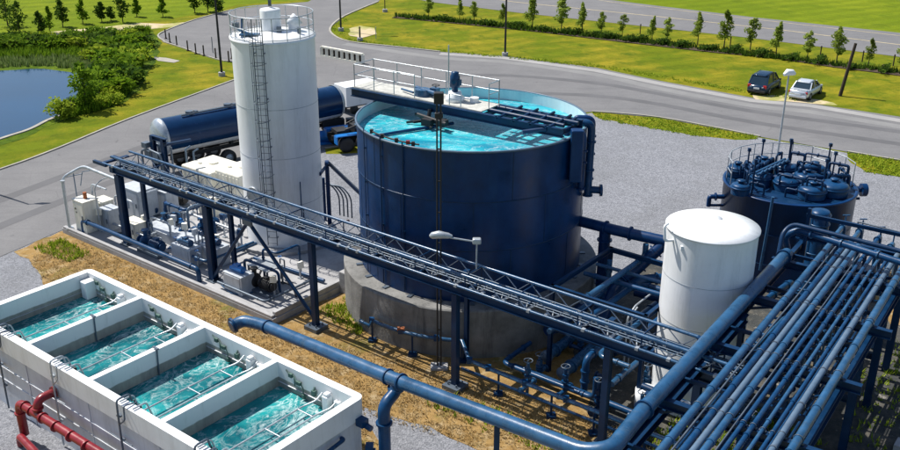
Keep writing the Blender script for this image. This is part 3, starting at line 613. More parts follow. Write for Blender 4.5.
# ------------------------------------------------------------------ walkway bridge over the tank
def rail(mb,pts,h=1.05,rs=.022,step=1.3,mids=(.55,)):
    for k in range(len(pts)-1):
        a=Vector(pts[k]);b_=Vector(pts[k+1]);n=max(1,round((b_-a).length/step))
        for i in range(n+1): p=a.lerp(b_,i/n); mb.tube([p,p+Vector((0,0,h))],rs,6)
        for m_ in (h,)+tuple(h*x for x in mids): mb.tube([a+Vector((0,0,m_)),b_+Vector((0,0,m_))],rs,6)
zd=9.2
FL=G(353.5,87,zd);BL=G(372,80,zd);BR=G(517,106,zd);FR=G(495,115,zd)
# true rectangle from survey: axis from left to right end
ax=((FR-FL)+(BR-BL)).normalized(); ax.z=0; ax.normalize(); ay=Vector((-ax.y,ax.x,0)); wd=1.5; c0=(FL+BL)/2-ay*0; lenb=7.2
BF=Matrix(((ax.x,ay.x,0,c0.x),(ax.y,ay.y,0,c0.y),(0,0,1,0),(0,0,0,1)))
t=thing('tank_walkway','railed service walkway bridge laid across the open blue tank','walkway',BF@Vector((lenb/2,0,zd-.1)))
b=MB(BF); b.box(0,-wd/2,zd-.05,lenb,wd/2,zd); build(b,'deck',mat('deck_grating',(.5,.5,.46),.6,var=.2,scale=4,dirt=(.25,.25,.2),dirt_amt=.5,bump=.3,bs=30),t)
for s_ in (-1,1):
    b=MB(BF); b.ibeam((0,s_*(wd/2+.06),zd-.23),(11.2,s_*(wd/2+.06),zd-.23),.2,.36); build(b,'girder',M['dark_steel'],t)
b=MB(BF)
for i in range(12): x=.2+i*.98; b.ibeam((x,-wd/2,zd-.3),(x,wd/2,zd-.3),.12,.2)
build(b,'cross_beam',M['dark_steel'],t)
b=MB(BF); rail(b,[(.1,wd/2-.05,zd),(lenb-.05,wd/2-.05,zd),(lenb-.05,-.1,zd)]); rail(b,[(3.6,-wd/2+.05,zd),(.1,-wd/2+.05,zd),(.1,wd/2-.05,zd)],step=1.2); rail(b,[(5.5,-wd/2+.05,zd),(6.1,-wd/2+.05,zd)],h=.5); build(b,'railing',M['galv'],t)
b=MB(BF)
for i in range(4): x=8+i*.8; b.beam((x,-.9,zd-.1),(x+.5,.9,zd-.1),.1,.1); b.tube([(x+.2,-.9,zd-.05),(x+.2,.9,zd+.02)],.06,8)
b.tube([(7.4,-.35,zd),(11,-.4,zd-.05)],.09,10); b.tube([(7.4,.25,zd),(11.3,.25,zd-.05)],.09,10); b.tube([(9.6,-1.3,zd-.35),(10.4,-.8,zd-.2)],.1,8); build(b,'pipe_frame',M['dark_steel'],t)
b=MB(BF); b.tube([(4.6,.5,zd),(4.6,.5,zd+2.3)],.03,6); build(b,'mast',M['galv'],t)
# mixer
t=thing('mixer_motor','dark blue mixer motor on a white pedestal at the end of the tank walkway','motor',BF@Vector((5.3,0,zd)))
b=MB(BF); b.lathe([(.001,0),(.42,0),(.42,.18),(.3,.28),(.28,.42),(.001,.42)],(5.3,0,zd),20); build(b,'pedestal',M['white'],t)
b=MB(BF); b.lathe([(.14,.42),(.14,.62),(.22,.64),(.22,1.1),(.17,1.18),(.17,1.28),(.001,1.32)],(5.3,0,zd),18); b.cbox((5.5,0,zd+.85),(.18,.2,.25)); build(b,'motor_housing',M['mid_blue'],t)
b=MB(BF); b.cyl((6.1,.35,zd),.2,.2,14); b.tube([(5.5,.3,zd+.1),(6.1,.35,zd+.12)],.05,8); build(b,'gearbox',M['white'],t)
t=thing('valve_cluster','grey blue valve cluster lying on the middle of the tank walkway','valve',BF@Vector((3.7,0,zd)))
b=MB(BF); b.cyl((3.6,-.1,zd),.35,.3,16); b.tube([(3.1,.1,zd+.25),(4.4,-.25,zd+.25)],.09,10); b.cbox((4.1,.15,zd+.2),(.35,.3,.35)); b.tube([(3.3,-.4,zd+.15),(2.4,-.1,zd+.12)],.05,8); build(b,'valve_body',M['steel_blue'],t)
b=MB(BF); b.ring((4.15,.15,zd+.5),.17,.02,20); b.tube([(4.15,.15,zd+.38),(4.15,.15,zd+.5)],.02,6); build(b,'hand_wheel',M['black'],t)
# mixing gear below
b=MB(BF)
for i in range(7):
    a=i*.9; b.beam((4.6,-1.1,zd-.75),(4.6+math.cos(a)*1.0,-1.1+math.sin(a)*.75,zd-.8+.12*math.sin(3*a)),.09,.09)
b.tube([(4.0,-1.0,zd-.6),(5.9,-1.5,zd-.6)],.08,8); b.tube([(4.6,-1.1,zd-1.1),(4.6,-.9,zd-.3)],.09,8); b.cbox((4.9,-1.5,zd-.7),(.5,.25,.3)); b.cbox((5.6,-1.3,zd-.65),(.3,.4,.25))
tag(build(b,'mixing_gear',M['black'],None),'dark mixing gear in the water below the walkway','mixer')
# ladder mast in front of the tank
mp_=Vector((-.42,33.15,0)); t=thing('cable_mast','tall thin twin-pole dark mast standing in front of the blue tank','mast',mp_)
b=MB(W)
for dx in (-.07,.07): b.tube([mp_+Vector((dx,0,.1)),mp_+Vector((dx,0,11.2))],.032,8)
build(b,'pole',M['black'],t)
b=MB(W)
for i in range(26):
    z=.5+i*.42
    if i%3==0: b.beam(mp_+Vector((-.07,0,z)),mp_+Vector((.07,0,z)),.05,.04)
build(b,'rung',M['black'],t)
b=MB(W); b.cbox(mp_+Vector((0,0,11.25)),(.36,.3,.42)); b.cbox(mp_+Vector((0,0,10.6)),(.3,.2,.2)); build(b,'mast_head',M['black'],t,bev=.03)
b=MB(W); b.cbox(mp_+Vector((0,0,.06)),(.7,.5,.12)); build(b,'base_plate',M['slab'],t)
# ================================================================== WHITE SILO
sc_=Vector((-8.7,46.1,.3)); Rs=2.03; hs=10.66; T=Matrix.Translation(sc_)
t=thing('white_silo','tall white cylindrical silo with caged ladder and roof railing','silo',sc_)
b=MB(T); b.lathe([(Rs,0.02),(Rs,hs)],n=72); build(b,'shell',M['white'],t)
b=MB(T); b.lathe([(Rs+.06,hs-.08),(Rs+.06,hs+.01),(1.4,hs+.13),(.001,hs+.26)],n=72); build(b,'roof',M['white'],t)
b=MB(T)
for z in (2.4,4.9,7.4): b.lathe([(Rs,z-.015),(Rs+.012,z),(Rs,z+.015)],n=72)
b.lathe([(Rs,.02),(Rs+.14,.02),(Rs+.14,.1),(Rs,.12)],n=72); build(b,'seam',M['galv'],t)
b=MB(T); n=18
for i in range(n):
    a=2*PI*i/n; b.tube([((Rs-.02)*math.cos(a),(Rs-.02)*math.sin(a),hs),((Rs-.02)*math.cos(a),(Rs-.02)*math.sin(a),hs+1.12)],.022,6)
for z in (1.12,.58): b.ring((0,0,hs+z),Rs-.02,.024,72)
b.ring((0,0,hs+.1),Rs,.02,72); build(b,'roof_railing',M['galv'],t)
b=MB(T); b.lathe([(.5,.1),(.5,1.15),(.47,1.22),(.001,1.3)],(-.1,.25,hs),28); build(b,'roof_filter',M['white'],t)
b=MB(T); b.lathe([(.3,.1),(.3,.45),(.42,.5),(.05,.95),(.001,.95)],(1.0,.45,hs),20); build(b,'roof_vent',M['white'],t)
b=MB(T); b.cbox((.4,-.4,hs+.32),(.22,.2,.3)); b.cbox((1.35,-.3,hs+.3),(.16,.16,.3)); b.cbox((-.1,.3,hs+1.5),(.14,.14,.3)); b.cbox((-1.9,.6,hs+.35),(.3,.25,.25)); build(b,'roof_instrument',M['galv_dark'],t)
b=MB(T); b.cbox((-.95,-.9,hs+.2),(.9,.5,.06)); b.tube([(-1.3,-.9,hs+.25),(-1.3,-.7,hs+.9)],.05,6); b.beam((-1.6,-.3,hs+.3),(-.6,-1.6,hs+.3),.08,.08); build(b,'access_hatch',M['steel_blue'],t)
a=R(262); ca,sa=math.cos(a),math.sin(a)
LT=T@Matrix.Rotation(a,4,'Z')
b=MB(LT)
for y in (-.24,.24): b.tube([(Rs+.2,y,.4),(Rs+.2,y,hs+1.15)],.026,6)
for i in range(34): b.tube([(Rs+.2,-.24,.5+i*.32),(Rs+.2,.24,.5+i*.32)],.014,5)
for z in (.8,3.2,5.6,8,10.2):
    for y in (-.24,.24): b.beam((Rs,y,z),(Rs+.2,y,z),.05,.05)
build(b,'ladder',M['galv_dark'],t)
b=MB(LT)
for i in range(10):
    z=2.4+i*.92; pts=[(Rs+.2+.62*math.sin(PI*k/10),-.34*math.cos(PI*k/10),z) for k in range(11)]; b.tube(pts,.018,5)
for k in (2,4,6,8): b.tube([(Rs+.2+.62*math.sin(PI*k/10),-.34*math.cos(PI*k/10),2.4),(Rs+.2+.62*math.sin(PI*k/10),-.34*math.cos(PI*k/10),hs+1.1)],.014,5)
build(b,'ladder_cage',M['galv_dark'],t)
b=MB(T); a=R(235); c_=(Rs*math.cos(a),Rs*math.sin(a),2.9)
b.T=T@Matrix.Translation(c_)@Matrix.Rotation(a,4,'Z')@Matrix.Rotation(PI/2,4,'Y'); b.ring((0,0,.06),.42,.05,32); b.cyl((0,0,0),.4,.08,28); build(b,'manhole',M['galv'],t)
b=MB(T); a=R(305); p=Vector((Rs*math.cos(a),Rs*math.sin(a),1.2)); b.tube([p,p*1.12+Vector((0,0,-.0))],.14,12); b.cbox(p*1.16,(.3,.3,.35)); b.tube([(p*1.0),p+Vector((.05,-.2,2.5))],.03,6); build(b,'outlet_valve',M['mid_blue'],t)
b=MB(W); b.cyl((sc_.x,sc_.y,0.3),2.7,.18,48); tag(build(b,'silo_plinth',M['slab'],None),'round concrete plinth under the tall white silo','plinth')
# ================================================================== WHITE TANK (right)
wc=Vector((9.36,31.0,0)); Rw=1.6; T=Matrix.Translation(wc)
t=thing('white_storage_tank','plain white cylindrical tank with a nearly flat roof beside the pipe rack','tank',wc)
b=MB(T); b.lathe([(Rw,.0),(Rw,7.15)],n=72); build(b,'shell',M['white'],t)
b=MB(T); b.lathe([(Rw,7.12),(Rw+.05,7.13),(Rw+.05,7.19),(.9,7.27),(.001,7.33)],n=72); build(b,'roof',M['white'],t)
b=MB(T)
for z in (1.9,3.7,5.4): b.lathe([(Rw,z-.012),(Rw+.01,z),(Rw,z+.012)],n=72)
build(b,'seam',M['galv'],t)
b=MB(T); a=R(200); q=Vector((math.cos(a)*Rw,math.sin(a)*Rw,6.85)); b.tube([q,q*1.0+Vector((-.3,-.05,0)),q+Vector((-.35,0,.55)),q+Vector((-.2,.1,.6))],.05,8,.1); b.cbox(q+Vector((.25,-.42,-.1)),(.14,.1,.14)); build(b,'vent_pipe',M['white'],t)
b=MB(T); b.lathe([(.35,.0),(.35,.02),(.02,.03)],(.1,.45,7.28),20); build(b,'roof_hatch',M['white'],t)
b=MB(T); b.lathe([(.001,0),(.42,0),(.42,.8),(.001,.88)],(-1.95,-.65,0),24); tag(build(b,'white_drum',M['white'],None),'squat white drum at the foot of the white storage tank','drum')
# ================================================================== BLUE FILTER TANK (right, back)
mc=Vector((16.37,42.8,0)); Rm=3.05; hm=4.5; T=Matrix.Translation(mc)
t=thing('blue_filter_tank','wide dark blue tank crowded on top with domed vessels, pipes and railings','tank',mc)
b=MB(T); b.lathe([(Rm,0),(Rm,hm),(Rm+.06,hm),(Rm+.06,hm+.07),(Rm-.1,hm+.07),(Rm-.1,hm-.02)],n=96); build(b,'shell',M['navy'],t)
b=MB(T); b.lathe([(Rm-.09,hm-.02),(.001,hm+.02)],n=64); build(b,'top_plate',M['dark_steel'],t)
for z in (1.4,2.9):
    b=MB(T); b.lathe([(Rm,z-.02),(Rm+.02,z),(Rm,z+.02)],n=96); build(b,'weld_band',M['dark_steel'],t)
doms=[(787,179,.58),(813,187,.62),(808,174,.62),(834,184,.68),(762,174,.5),(738,166,.48),(764,161,.52),(786,165,.5),(815,166,.5),(741,184,.42)]
for i,(x,y,r_) in enumerate(doms):
    p=G(x,y,hm+.5)-mc; b=MB(T); k=r_
    b.lathe([(k,0),(k,.42)]+[(k*math.cos(a_),.42+.3*k*math.sin(a_)) for a_ in [R(15*j) for j in range(1,6)]]+[(.001,.42+.3*k)],(p.x,p.y,hm+.02),28)
    b.lathe([(.001,0.3*k+.4),(.12,0.3*k+.4),(.12,.3*k+.5),(.2,.3*k+.5),(.2,.3*k+.55),(.001,.3*k+.55)],(p.x,p.y,hm+.02),14)
    b.lathe([(k,.3),(k+.05,.3),(k+.05,.36),(k,.36)],(p.x,p.y,hm+.02),28)
    build(b,'domed_vessel',M['mid_blue'],t)
rnd=random.Random(12); b=MB(T)
for i in range(34):
    a0=rnd.uniform(0,2*PI); r0=rnd.uniform(.4,2.6); p=Vector((r0*math.cos(a0),r0*math.sin(a0),hm+rnd.uniform(.35,1.0))); horiz=rnd.choice([Vector((1,0,0)),Vector((0,1,0)),Vector((.78,-.62,0)),Vector((.62,.78,0))])
    q=p+horiz*rnd.uniform(.5,1.6)
    if Vector((q.x,q.y)).length>2.7: q=p-horiz*.7
    rr=rnd.choice([.05,.07,.1]); b.tube([p-Vector((0,0,.5)),p,q,q-Vector((0,0,.5))],rr,8,.12); b.flange(p.lerp(q,.5),q-p,rr+.05,.06,10)
build(b,'pipework',M['dark_steel'],t)
b=MB(T)
for y in (.05,.35): b.tube([(-1.9,y-.9,hm+.75),(.2,y+1.2,hm+.75)],.07,8)
for i in range(7): b.tube([(-1.8+i*.3,-.9+i*.3,hm+.8),(-1.5+i*.3,-.6+i*.3+.2,hm+.8)],.05,6)
build(b,'manifold',M['steel_blue'],t)
b=MB(T)
for k in range(11):
    a_=R(-5+k*19); p=Vector(((Rm-.12)*math.cos(a_),(Rm-.12)*math.sin(a_),hm)); b.tube([p,p+Vector((0,0,1.15))],.025,6); 
    if k<10:
        a2=R(-5+(k+1)*19); q=Vector(((Rm-.12)*math.cos(a2),(Rm-.12)*math.sin(a2),hm))
        for z in (1.15,.6): b.tube([p+Vector((0,0,z)),q+Vector((0,0,z))],.022,6)
build(b,'railing',M['galv'],t)
b=MB(T)
for x,y,h in ((-2.2,-1.3,1.6),(-1.9,.7,1.5),(-.75,2.2,1.5),(.4,1.6,1.7),(.55,1.9,1.5),(2.2,1.2,1.6),(2.35,.8,1.3),(1.4,-.6,1.4),(-2.4,-.6,1.2)):
    b.tube([(x,y,hm),(x,y,hm+h)],.04,6); b.cbox((x,y,hm+h),(.14,.14,.16))
b.tube([(-2.45,-1.35,hm+.1),(-2.5,-1.4,hm+.95),(-2.2,-1.2,hm+1.0),(-2.1,-1.1,hm+.1)],.04,6,.12)
build(b,'instrument_post',M['dark_steel'],t)
for s_,(x,y,z) in ((-1,(-Rm,.1,hm-.7)),(1,(Rm,.3,hm-.4))):
    b=MB(T); q=Vector((x,y,z)); b.tube([q,q+Vector((s_*.7,0,0)),q+Vector((s_*.7,0,-.5 if s_<0 else -.1))],.11,10,.12); b.flange(q+Vector((s_*.4,0,0)),(1,0,0),.2,.06)
    b.tube([q+Vector((0,0,-.45)),q+Vector((s_*.6,0,-.45))],.07,8)
    if s_>0: b.flange(q+Vector((.72,0,0)),(1,0,0),.32,.25)
    build(b,'side_nozzle',M['navy'],t)
b=MB(W); p=G(771,270,2.5); b.tube([G(773,197,4.9),G(767,232,3.2),G(760,270,1.2)],.075,8); tag(build(b,'sample_pipe',M['steel_blue'],None),'thin blue pipe leaning down the front of the blue filter tank','pipe')
# small vertical blue filter vessel at its front
p=G(818,228,4.6); b=MB(Matrix.Translation((p.x,p.y,0))); t=thing('filter_vessel','slim upright ribbed blue vessel in front of the blue filter tank','vessel',(p.x,p.y,0))
b.lathe([(.42,0),(.42,5.3),(.36,5.4),(.001,5.45)],n=20); build(b,'vessel_shell',M['mid_blue'],t)
b=MB(Matrix.Translation((p.x,p.y,0)))
for z in (3.5,4.2,4.8,5.2): b.lathe([(.42,z),(.46,z),(.46,z+.05),(.42,z+.05)],n=20)
for a_ in range(4): b.tube([(.45*math.cos(a_*1.57+.4),.45*math.sin(a_*1.57+.4),3.3),(.45*math.cos(a_*1.57+.4),.45*math.sin(a_*1.57+.4),5.3)],.02,5)
build(b,'clamp_band',M['steel_blue'],t)
# ================================================================== PIPE BRIDGE
t=thing('pipe_bridge','long dark blue lattice pipe bridge on columns running past both tanks','pipe bridge',(8,6.7,0),0,None,SF); T=SF
UB0,UB1=-7.3,25.2; zB=4.35; va,vb=6.2,7.25
for v in (va,vb):
    b=MB(T); b.ibeam((UB0,v,zB+.03),(UB1,v,zB+.03),.2,.34); build(b,'girder',M['dark_steel'],t)
for v in (va,vb):
    b=MB(T); b.tube([(UB0-.1,v,5.05),(UB1,v,5.05)],.062,10); build(b,'top_chord',M['steel_blue'],t)
b=MB(T); b.tube([(UB0-.6,va-.25,4.68),(UB1,va-.25,4.68)],.05,8); build(b,'edge_pipe',M['steel_blue'],t)
b=MB(T); b.tube([(UB0-.3,6.72,4.68),(UB1,6.72,4.68)],.07,8); build(b,'inner_pipe',M['mid_blue'],t)
n=30; du=(UB1-UB0)/n
b=MB(T)
for i in range(n):
    u=UB0+i*du
    for v in (va,vb): b.tube([(u,v,4.56),(u+du/2,v,5.03),(u+du,v,4.56)],.022,6)
    b.tube([(u,va,4.58),(u+du/2,vb,4.58),(u+du,va,4.58)],.028,6)
build(b,'lattice',M['galv'],t)
b=MB(T)
for i in range(14):
    u=UB0+.6+i*2.4; b.tube([(u,va,4.55),(u,va,5.05),(u,vb,5.05),(u,vb,4.55)],.03,6); b.ibeam((u,va,4.35),(u,vb,4.35),.12,.2)
build(b,'cross_frame',M['dark_steel'],t)
b=MB(T)
for i in range(60):
    u=UB0+.3+i*.54+rnd.uniform(-.1,.1); v=rnd.choice([va,va-.25,6.72]); b.cbox((u,v,4.68 if v!=va else 4.6),(.12,.14,.1))
build(b,'pipe_clamp',M['galv'],t)
b=MB(T)
for v,z in ((6.45,4.62),(6.58,4.64),(6.95,4.62),(7.08,4.65)):
    b.tube([(UB0-.2,v,z),(3,v+.03,z),(10,v-.04,z+.02),(18,v+.03,z),(UB1,v,z)],.022,6)
build(b,'cable',M['pale_pipe'],t)
b=MB(T); b.box(UB0-1.3,va-.35,4.55,UB0-.2,va-.2,4.7); b.box(UB0-.7,va-.3,4.6,UB0-.5,vb+.2,4.7); b.box(UB0-.3,va-.1,4.2,UB0,vb+.1,4.5); b.box(UB0-.9,6.6,4.72,UB0-.2,6.85,4.8); build(b,'end_bracket',M['dark_steel'],t)
for i,u in enumerate((-7.15,-.2,6.7,14.4,20.9)):
    z0=.3 if i<2 else 0; wc_=.34 if i<2 else .24
    b=MB(T); b.ibeam((u,6.3,z0+.05),(u,6.3,4.13),wc_,wc_,.03); 
    if i>=2: b.box(u-.11,6.2,z0+.1,u-.06,6.4,4.1); b.box(u+.06,6.2,z0+.1,u+.11,6.4,4.1)
    build(b,'column',M['dark_steel'],t)
    if i in (0,1): b=MB(T); b.ibeam((u,7.6,z0+.05),(u,7.6,4.13),.2,.2,.03); b.ibeam((u,6.2,4.05),(u,7.7,4.05),.2,.2); build(b,'back_column',M['dark_steel'],t)
    if i>2: b=MB(T); b.ibeam((u-.9,8.2,.05),(u-.9,8.2,4.13),.16,.16,.03); b.ibeam((u-.9,7.2,4.05),(u-.9,8.3,4.05),.2,.2); build(b,'back_column',M['dark_steel'],t)
    b=MB(T); b.cbox((u,6.3,z0+.02),(.6,.6,.05)); 
    if i>=2: b.cbox((u,6.3,.1),(.75,.75,.2))
    for dx in (-.2,.2):
        for dy in (-.2,.2): b.cyl((u+dx,6.3+dy,z0+.04 if i<2 else .2),.03,.1,8)
    build(b,'base_plate',M['galv_dark'],t)
ap=(2.75,6.25,4.1)
for q in ((-.15,6.25,.5),(6.6,6.25,.6)):
    b=MB(T); b.tube([ap,q],.085,8); build(b,'brace',M['dark_steel'],t)
b=MB(T); b.cbox((2.75,6.2,4.1),(.6,.1,.35)); build(b,'gusset',M['galv_dark'],t)
# lamp on the bridge
q=S(14.9,6.9,5.05); t=thing('bridge_lamp','small grey street lamp mounted on the pipe bridge before the blue tank','lamp',q)
b=MB(Matrix.Translation(q)); b.tube([(0,0,0),(0,0,1.05)],.03,8); b.tube([(0,0,1.12),(-1.0,.1,1.25)],.035,8); build(b,'pole',M['galv'],t)
b=MB(Matrix.Translation(q)); b.cbox((0,0,1.16),(.32,.26,.22)); build(b,'junction_box',M['galv'],t,bev=.05)
b=MB(Matrix.Translation(q)@Matrix.Translation((-1.3,.13,1.3))@Matrix.Rotation(R(174),4,'Z')); b.tube([(-.4,0,0),(-.25,0,.02),(.1,0,.05),(.35,0,.0),(.44,0,-.03)],.12,12,rs=[.05,.11,.15,.13,.05]); build(b,'lamp_head',M['galv'],t)
# ================================================================== BIG PIPELINE
kz=5.35
t=thing('main_pipeline','thick steel blue pipeline running from the basin and turning up along the rack','pipe',S(14,1,0))
A0=S(8.25,1.0,3.15); A1=G(262,324.5,3.25); T1=G(396,380,4.1); BEND=G(622,466,kz); e0=G(765,277.5,kz); dirv=(e0-G(640,413,kz)).normalized(); END=G(787,253.5,kz)
b=MB(W); B1=BEND
b.tube([G(231,327,3.05),G(243,320.5,3.15),A1,T1,G(585,452,kz-.15),G(612,449,kz),G(640,414,kz),END],.225,20,.5); build(b,'pipe_run',M['steel_blue'],t)
b=MB(W)
pd=(T1-A1).normalized()
b.flange(G(233,325.5,3.07),G(243,320.5,3.15)-G(231,327,3.05),.31,.08)
for k in (.05,.95): b.flange(A1.lerp(T1,k),pd,.27,.05)
b.flange(T1+pd*.25,pd,.29,.07); 
for k in (.02,.97): p_=G(640,414,kz).lerp(END,k); b.flange(p_,dirv,.29,.07)
build(b,'flange',M['mid_blue'],t)
el=T1+Vector((-.12,-.32,-.5)); b=MB(W); b.tube([T1,T1+Vector((0,-.05,-.38)),el+Vector((-.25,-.2,-.1)),el+Vector((-.25,-.2,-3.5))],.2,18,.3)
for z in (-.75,-2.2): b.flange(el+Vector((-.25,-.2,z)),(0,0,1),.27,.07)
b.flange(T1+Vector((0,0,-.3)),(0,0,1),.28,.08); build(b,'down_pipe',M['mid_blue'],t)
b=MB(W); b.tube([el+Vector((-.25,-.2,-2.0)),el+Vector((-.9,-.1,-2.0))],.12,10); b.cbox(el+Vector((-.75,-.1,-1.9)),(.25,.3,.5)); b.flange(el+Vector((-.6,-.12,-2)),(1,0,0),.2,.08); build(b,'side_valve',M['mid_blue'],t)
for k in (.45,):
    p_=T1.lerp(G(600,458,kz),.55); b=MB(W); b.ibeam((p_.x,p_.y,0),(p_.x,p_.y,p_.z-.22),.16,.16); build(b,'support_post',M['dark_steel'],t)
# ================================================================== PIPE RACK
t=thing('pipe_rack','dark blue steel rack carrying the bundle of parallel pipes','pipe rack',(-6.2,27,0),0,None,RF); T=RF
k=.948; zr=5.3
for y in (18.2,22.4,26.4,30.4,34.0,37.2):
    b=MB(T); b.ibeam((-8.75,y,zr-.32),(-3.7,y,zr-.32),.2,.3); build(b,'cross_beam',M['dark_steel'],t)
for x in (-8.55,-4.5):
    for y in ((30.4,34.0,37.2) if x>-5 else (26.4,30.4,37.2)):
        b=MB(T); b.ibeam((x,y,0),(x,y,zr-.47),.26,.26,.03); build(b,'column',M['dark_steel'],t)
for x in (-8.45,-4.3):
    b=MB(T); b.ibeam((x,18,zr-.68),(x,37.5,zr-.68),.18,.4); build(b,'girder',M['dark_steel'],t)
b=MB(T)
for y in (20.3,24.4,28.4,32.2,35.6): b.beam((-8.5,y,zr-.6),(-4.3,y,zr-.6),.1,.12)
for y0,y1 in ((18.2,22.4),(22.4,26.4),(26.4,30.4),(30.4,34)): b.beam((-8.4,y0,zr-.75),(-4.4,y1,zr-.75),.07,.07)
build(b,'bracing',M['dark_steel'],t)
for y in (34.0,30.4):
    b=MB(T); b.ibeam((-8.5,y,2.2),(-4.5,y,2.2),.16,.22); build(b,'lower_beam',M['dark_steel'],t)
b=MB(T)
for x in (-8.2,-7.7,-7.1,-6.5,-6.0,-5.5,-4.9): b.tube([(x,24,2.42),(x,36.5,2.42)],rnd.choice([.05,.07,.09]),8)
build(b,'lower_pipes',M['dark_steel'],t)
pipes=[('A',-7.58,.125,'steel_blue','thick blue pipe on the rack, second from the left'),('B',-7.1,.1,'mid_blue','bright blue pipe on the rack, third from the left'),('C',-6.86,.1,'pale_pipe','pale grey pipe on the rack, fourth from the left'),('D',-6.61,.11,'steel_blue','light blue pipe on the rack just right of the left pale pipe'),('E',-6.2,.07,'mid_blue','thin blue pipe near the middle of the rack, first of four'),('F',-5.92,.075,'mid_blue','thin blue pipe near the middle of the rack, second of four'),('G',-5.64,.06,'steel_blue','thin blue pipe near the middle of the rack, third of four'),('J',-5.36,.06,'mid_blue','thin blue pipe near the middle of the rack, fourth of four'),('H',-5.1,.1,'pale_pipe','pale grey pipe on the rack, second from the right'),('I',-4.65,.13,'steel_blue','thick blue pipe at the right edge of the rack')]
for i,(nm,x,r_,mt,lb) in enumerate(pipes):
    x*=k; r_*=.97; y1=36.3+(.5 if i in (3,5,8) else 0); zz=zr-.16+r_
    t=thing('rack_pipe',lb,'pipe',(x,27,zz),0,'pipes laid side by side on the rack',RF)
    b=MB(RF); b.tube([(x,17.5,zz),(x,y1-.3,zz),(x,y1,zz),(x,y1,zz-1.6 if i%2 else zz-.9)],r_,14,.2); build(b,'pipe_run',M[mt],t)
    b=MB(RF); y=18+rnd.random()*3
    while y<y1-.6: b.flange((x,y,zz),(0,1,0),r_+.022,.05,14); y+=rnd.uniform(1.6,4.2)
    build(b,'coupling',M[mt] if mt!='pale_pipe' else M['galv_dark'],t)
    b=MB(RF)
    for y in (22.4,26.4,30.4,34.0): b.box(x-r_-.04,y-.03,zr-.165,x+r_+.04,y+.03,zr-.12); b.tube([(x+(r_+.012)*math.cos(PI*j/8),y,zz+(r_+.012)*math.sin(PI*j/8)) for j in range(9)],.012,5)
    build(b,'clamp',M['galv_dark'],t)
# thin extra tubes
for i,(x,r_,z) in enumerate(((-6.38,.025,5.2),(-5.24,.025,5.2),(-7.36,.03,5.22))):
    b=MB(RF); b.tube([(x*k,17.6,z),(x*k,28,z),(x*k+.03,31,z),(x*k,36.2,z)],r_,8)
    tag(build(b,'rack_conduit',M['mid_blue'] if i%2 else M['galv_dark'],None),'thin conduit lying between the larger pipes on the rack, '+['middle one','rightmost one','leftmost one'][i],'conduit','thin conduits on the rack')
# cross headers
b=MB(W)
t=thing('cross_header','blue header pipe crossing over the far end of the rack, nearer of two','pipe',G(850,246,5.9))
b=MB(W); b.tube([G(790,262,4.2),G(785,236,5.6),G(797,229.5,5.9),G(900,262,5.9),G(940,275,5.9)],.13,14,.35); build(b,'pipe_run',M['mid_blue'],t)
b=MB(W)
for f_ in (.15,.45,.8): p_=G(797,229.5,5.9).lerp(G(900,262,5.9),f_); b.flange(p_,G(900,262,5.9)-G(797,229.5,5.9),.18,.06)
build(b,'coupling',M['steel_blue'],t)
b=MB(W); b.tube([G(778,258,5.0),G(783,232,5.9),G(793,224,6.15),G(900,251,6.15),G(940,262,6.15)],.09,12,.35); tag(build(b,'upper_header',M['dark_steel'],None),'thinner dark blue header pipe crossing the rack end, farther of two','pipe')
b=MB(RF)
for x in (-8.3,-3.6): b.beam((x,36.9,0),(x,36.9,6.3),.14,.14)
b.beam((-8.4,36.9,6.0),(-3.5,36.9,6.0),.12,.14); tag(build(b,'header_frame',M['dark_steel'],None),'dark steel portal frame holding the header pipes at the rack end','frame')
b=MB(W); 
t=thing('outgoing_pipe','thick blue pipe leaving the rack toward the right picture edge','pipe',G(890,290,4.9))
b.tube([G(868,287,4.75),G(885,287,4.75),G(960,300,4.75)],.2,16); build(b,'pipe_run',M['steel_blue'],t)
b=MB(W); b.flange(G(880,287,4.75),G(960,300,4.75)-G(885,287,4.75),.27,.08); b.cbox(G(870,287,4.75),(.5,.5,.45)); build(b,'flange',M['mid_blue'],t)
for i,(x,y) in enumerate(((862,228),(880,236),(845,224),(893,243))):
    p_=G(x,y,4.9); b=MB(W); b.tube([p_+Vector((0,0,-4.8)),p_,p_+RF.to_3x3()@Vector((0,-2.2,0))],.1,10,.2); b.flange(p_+RF.to_3x3()@Vector((0,-.5,0)),RF.to_3x3()@Vector((0,1,0)),.15,.05); b.tube([p_+Vector((0,0,-.2)),p_+Vector((0,0,.35))],.03,6); b.cbox(p_+Vector((0,0,.4)),(.3,.05,.04))
    tag(build(b,'riser_pipe',M['steel_blue'] if i!=1 else M['mid_blue'],None),['blue riser pipe behind the far rack end, third from the right','blue riser pipe behind the far rack end, second from the right','blue riser pipe behind the far rack end, leftmost','blue riser pipe behind the far rack end, nearest the right picture edge'][i],'pipe','riser pipes at the rack end')
b=MB(W)
b.tube([G(858,222,5.4),G(900,232,5.4)],.03,6); b.tube([G(858,222,5.4),G(858,230,4.9)],.03,6); b.tube([G(881,227,5.4),G(881,236,4.9)],.03,6)
tag(build(b,'gauge_line',M['galv_dark'],None),'thin grey gauge line arching over the risers at the rack end','tubing')
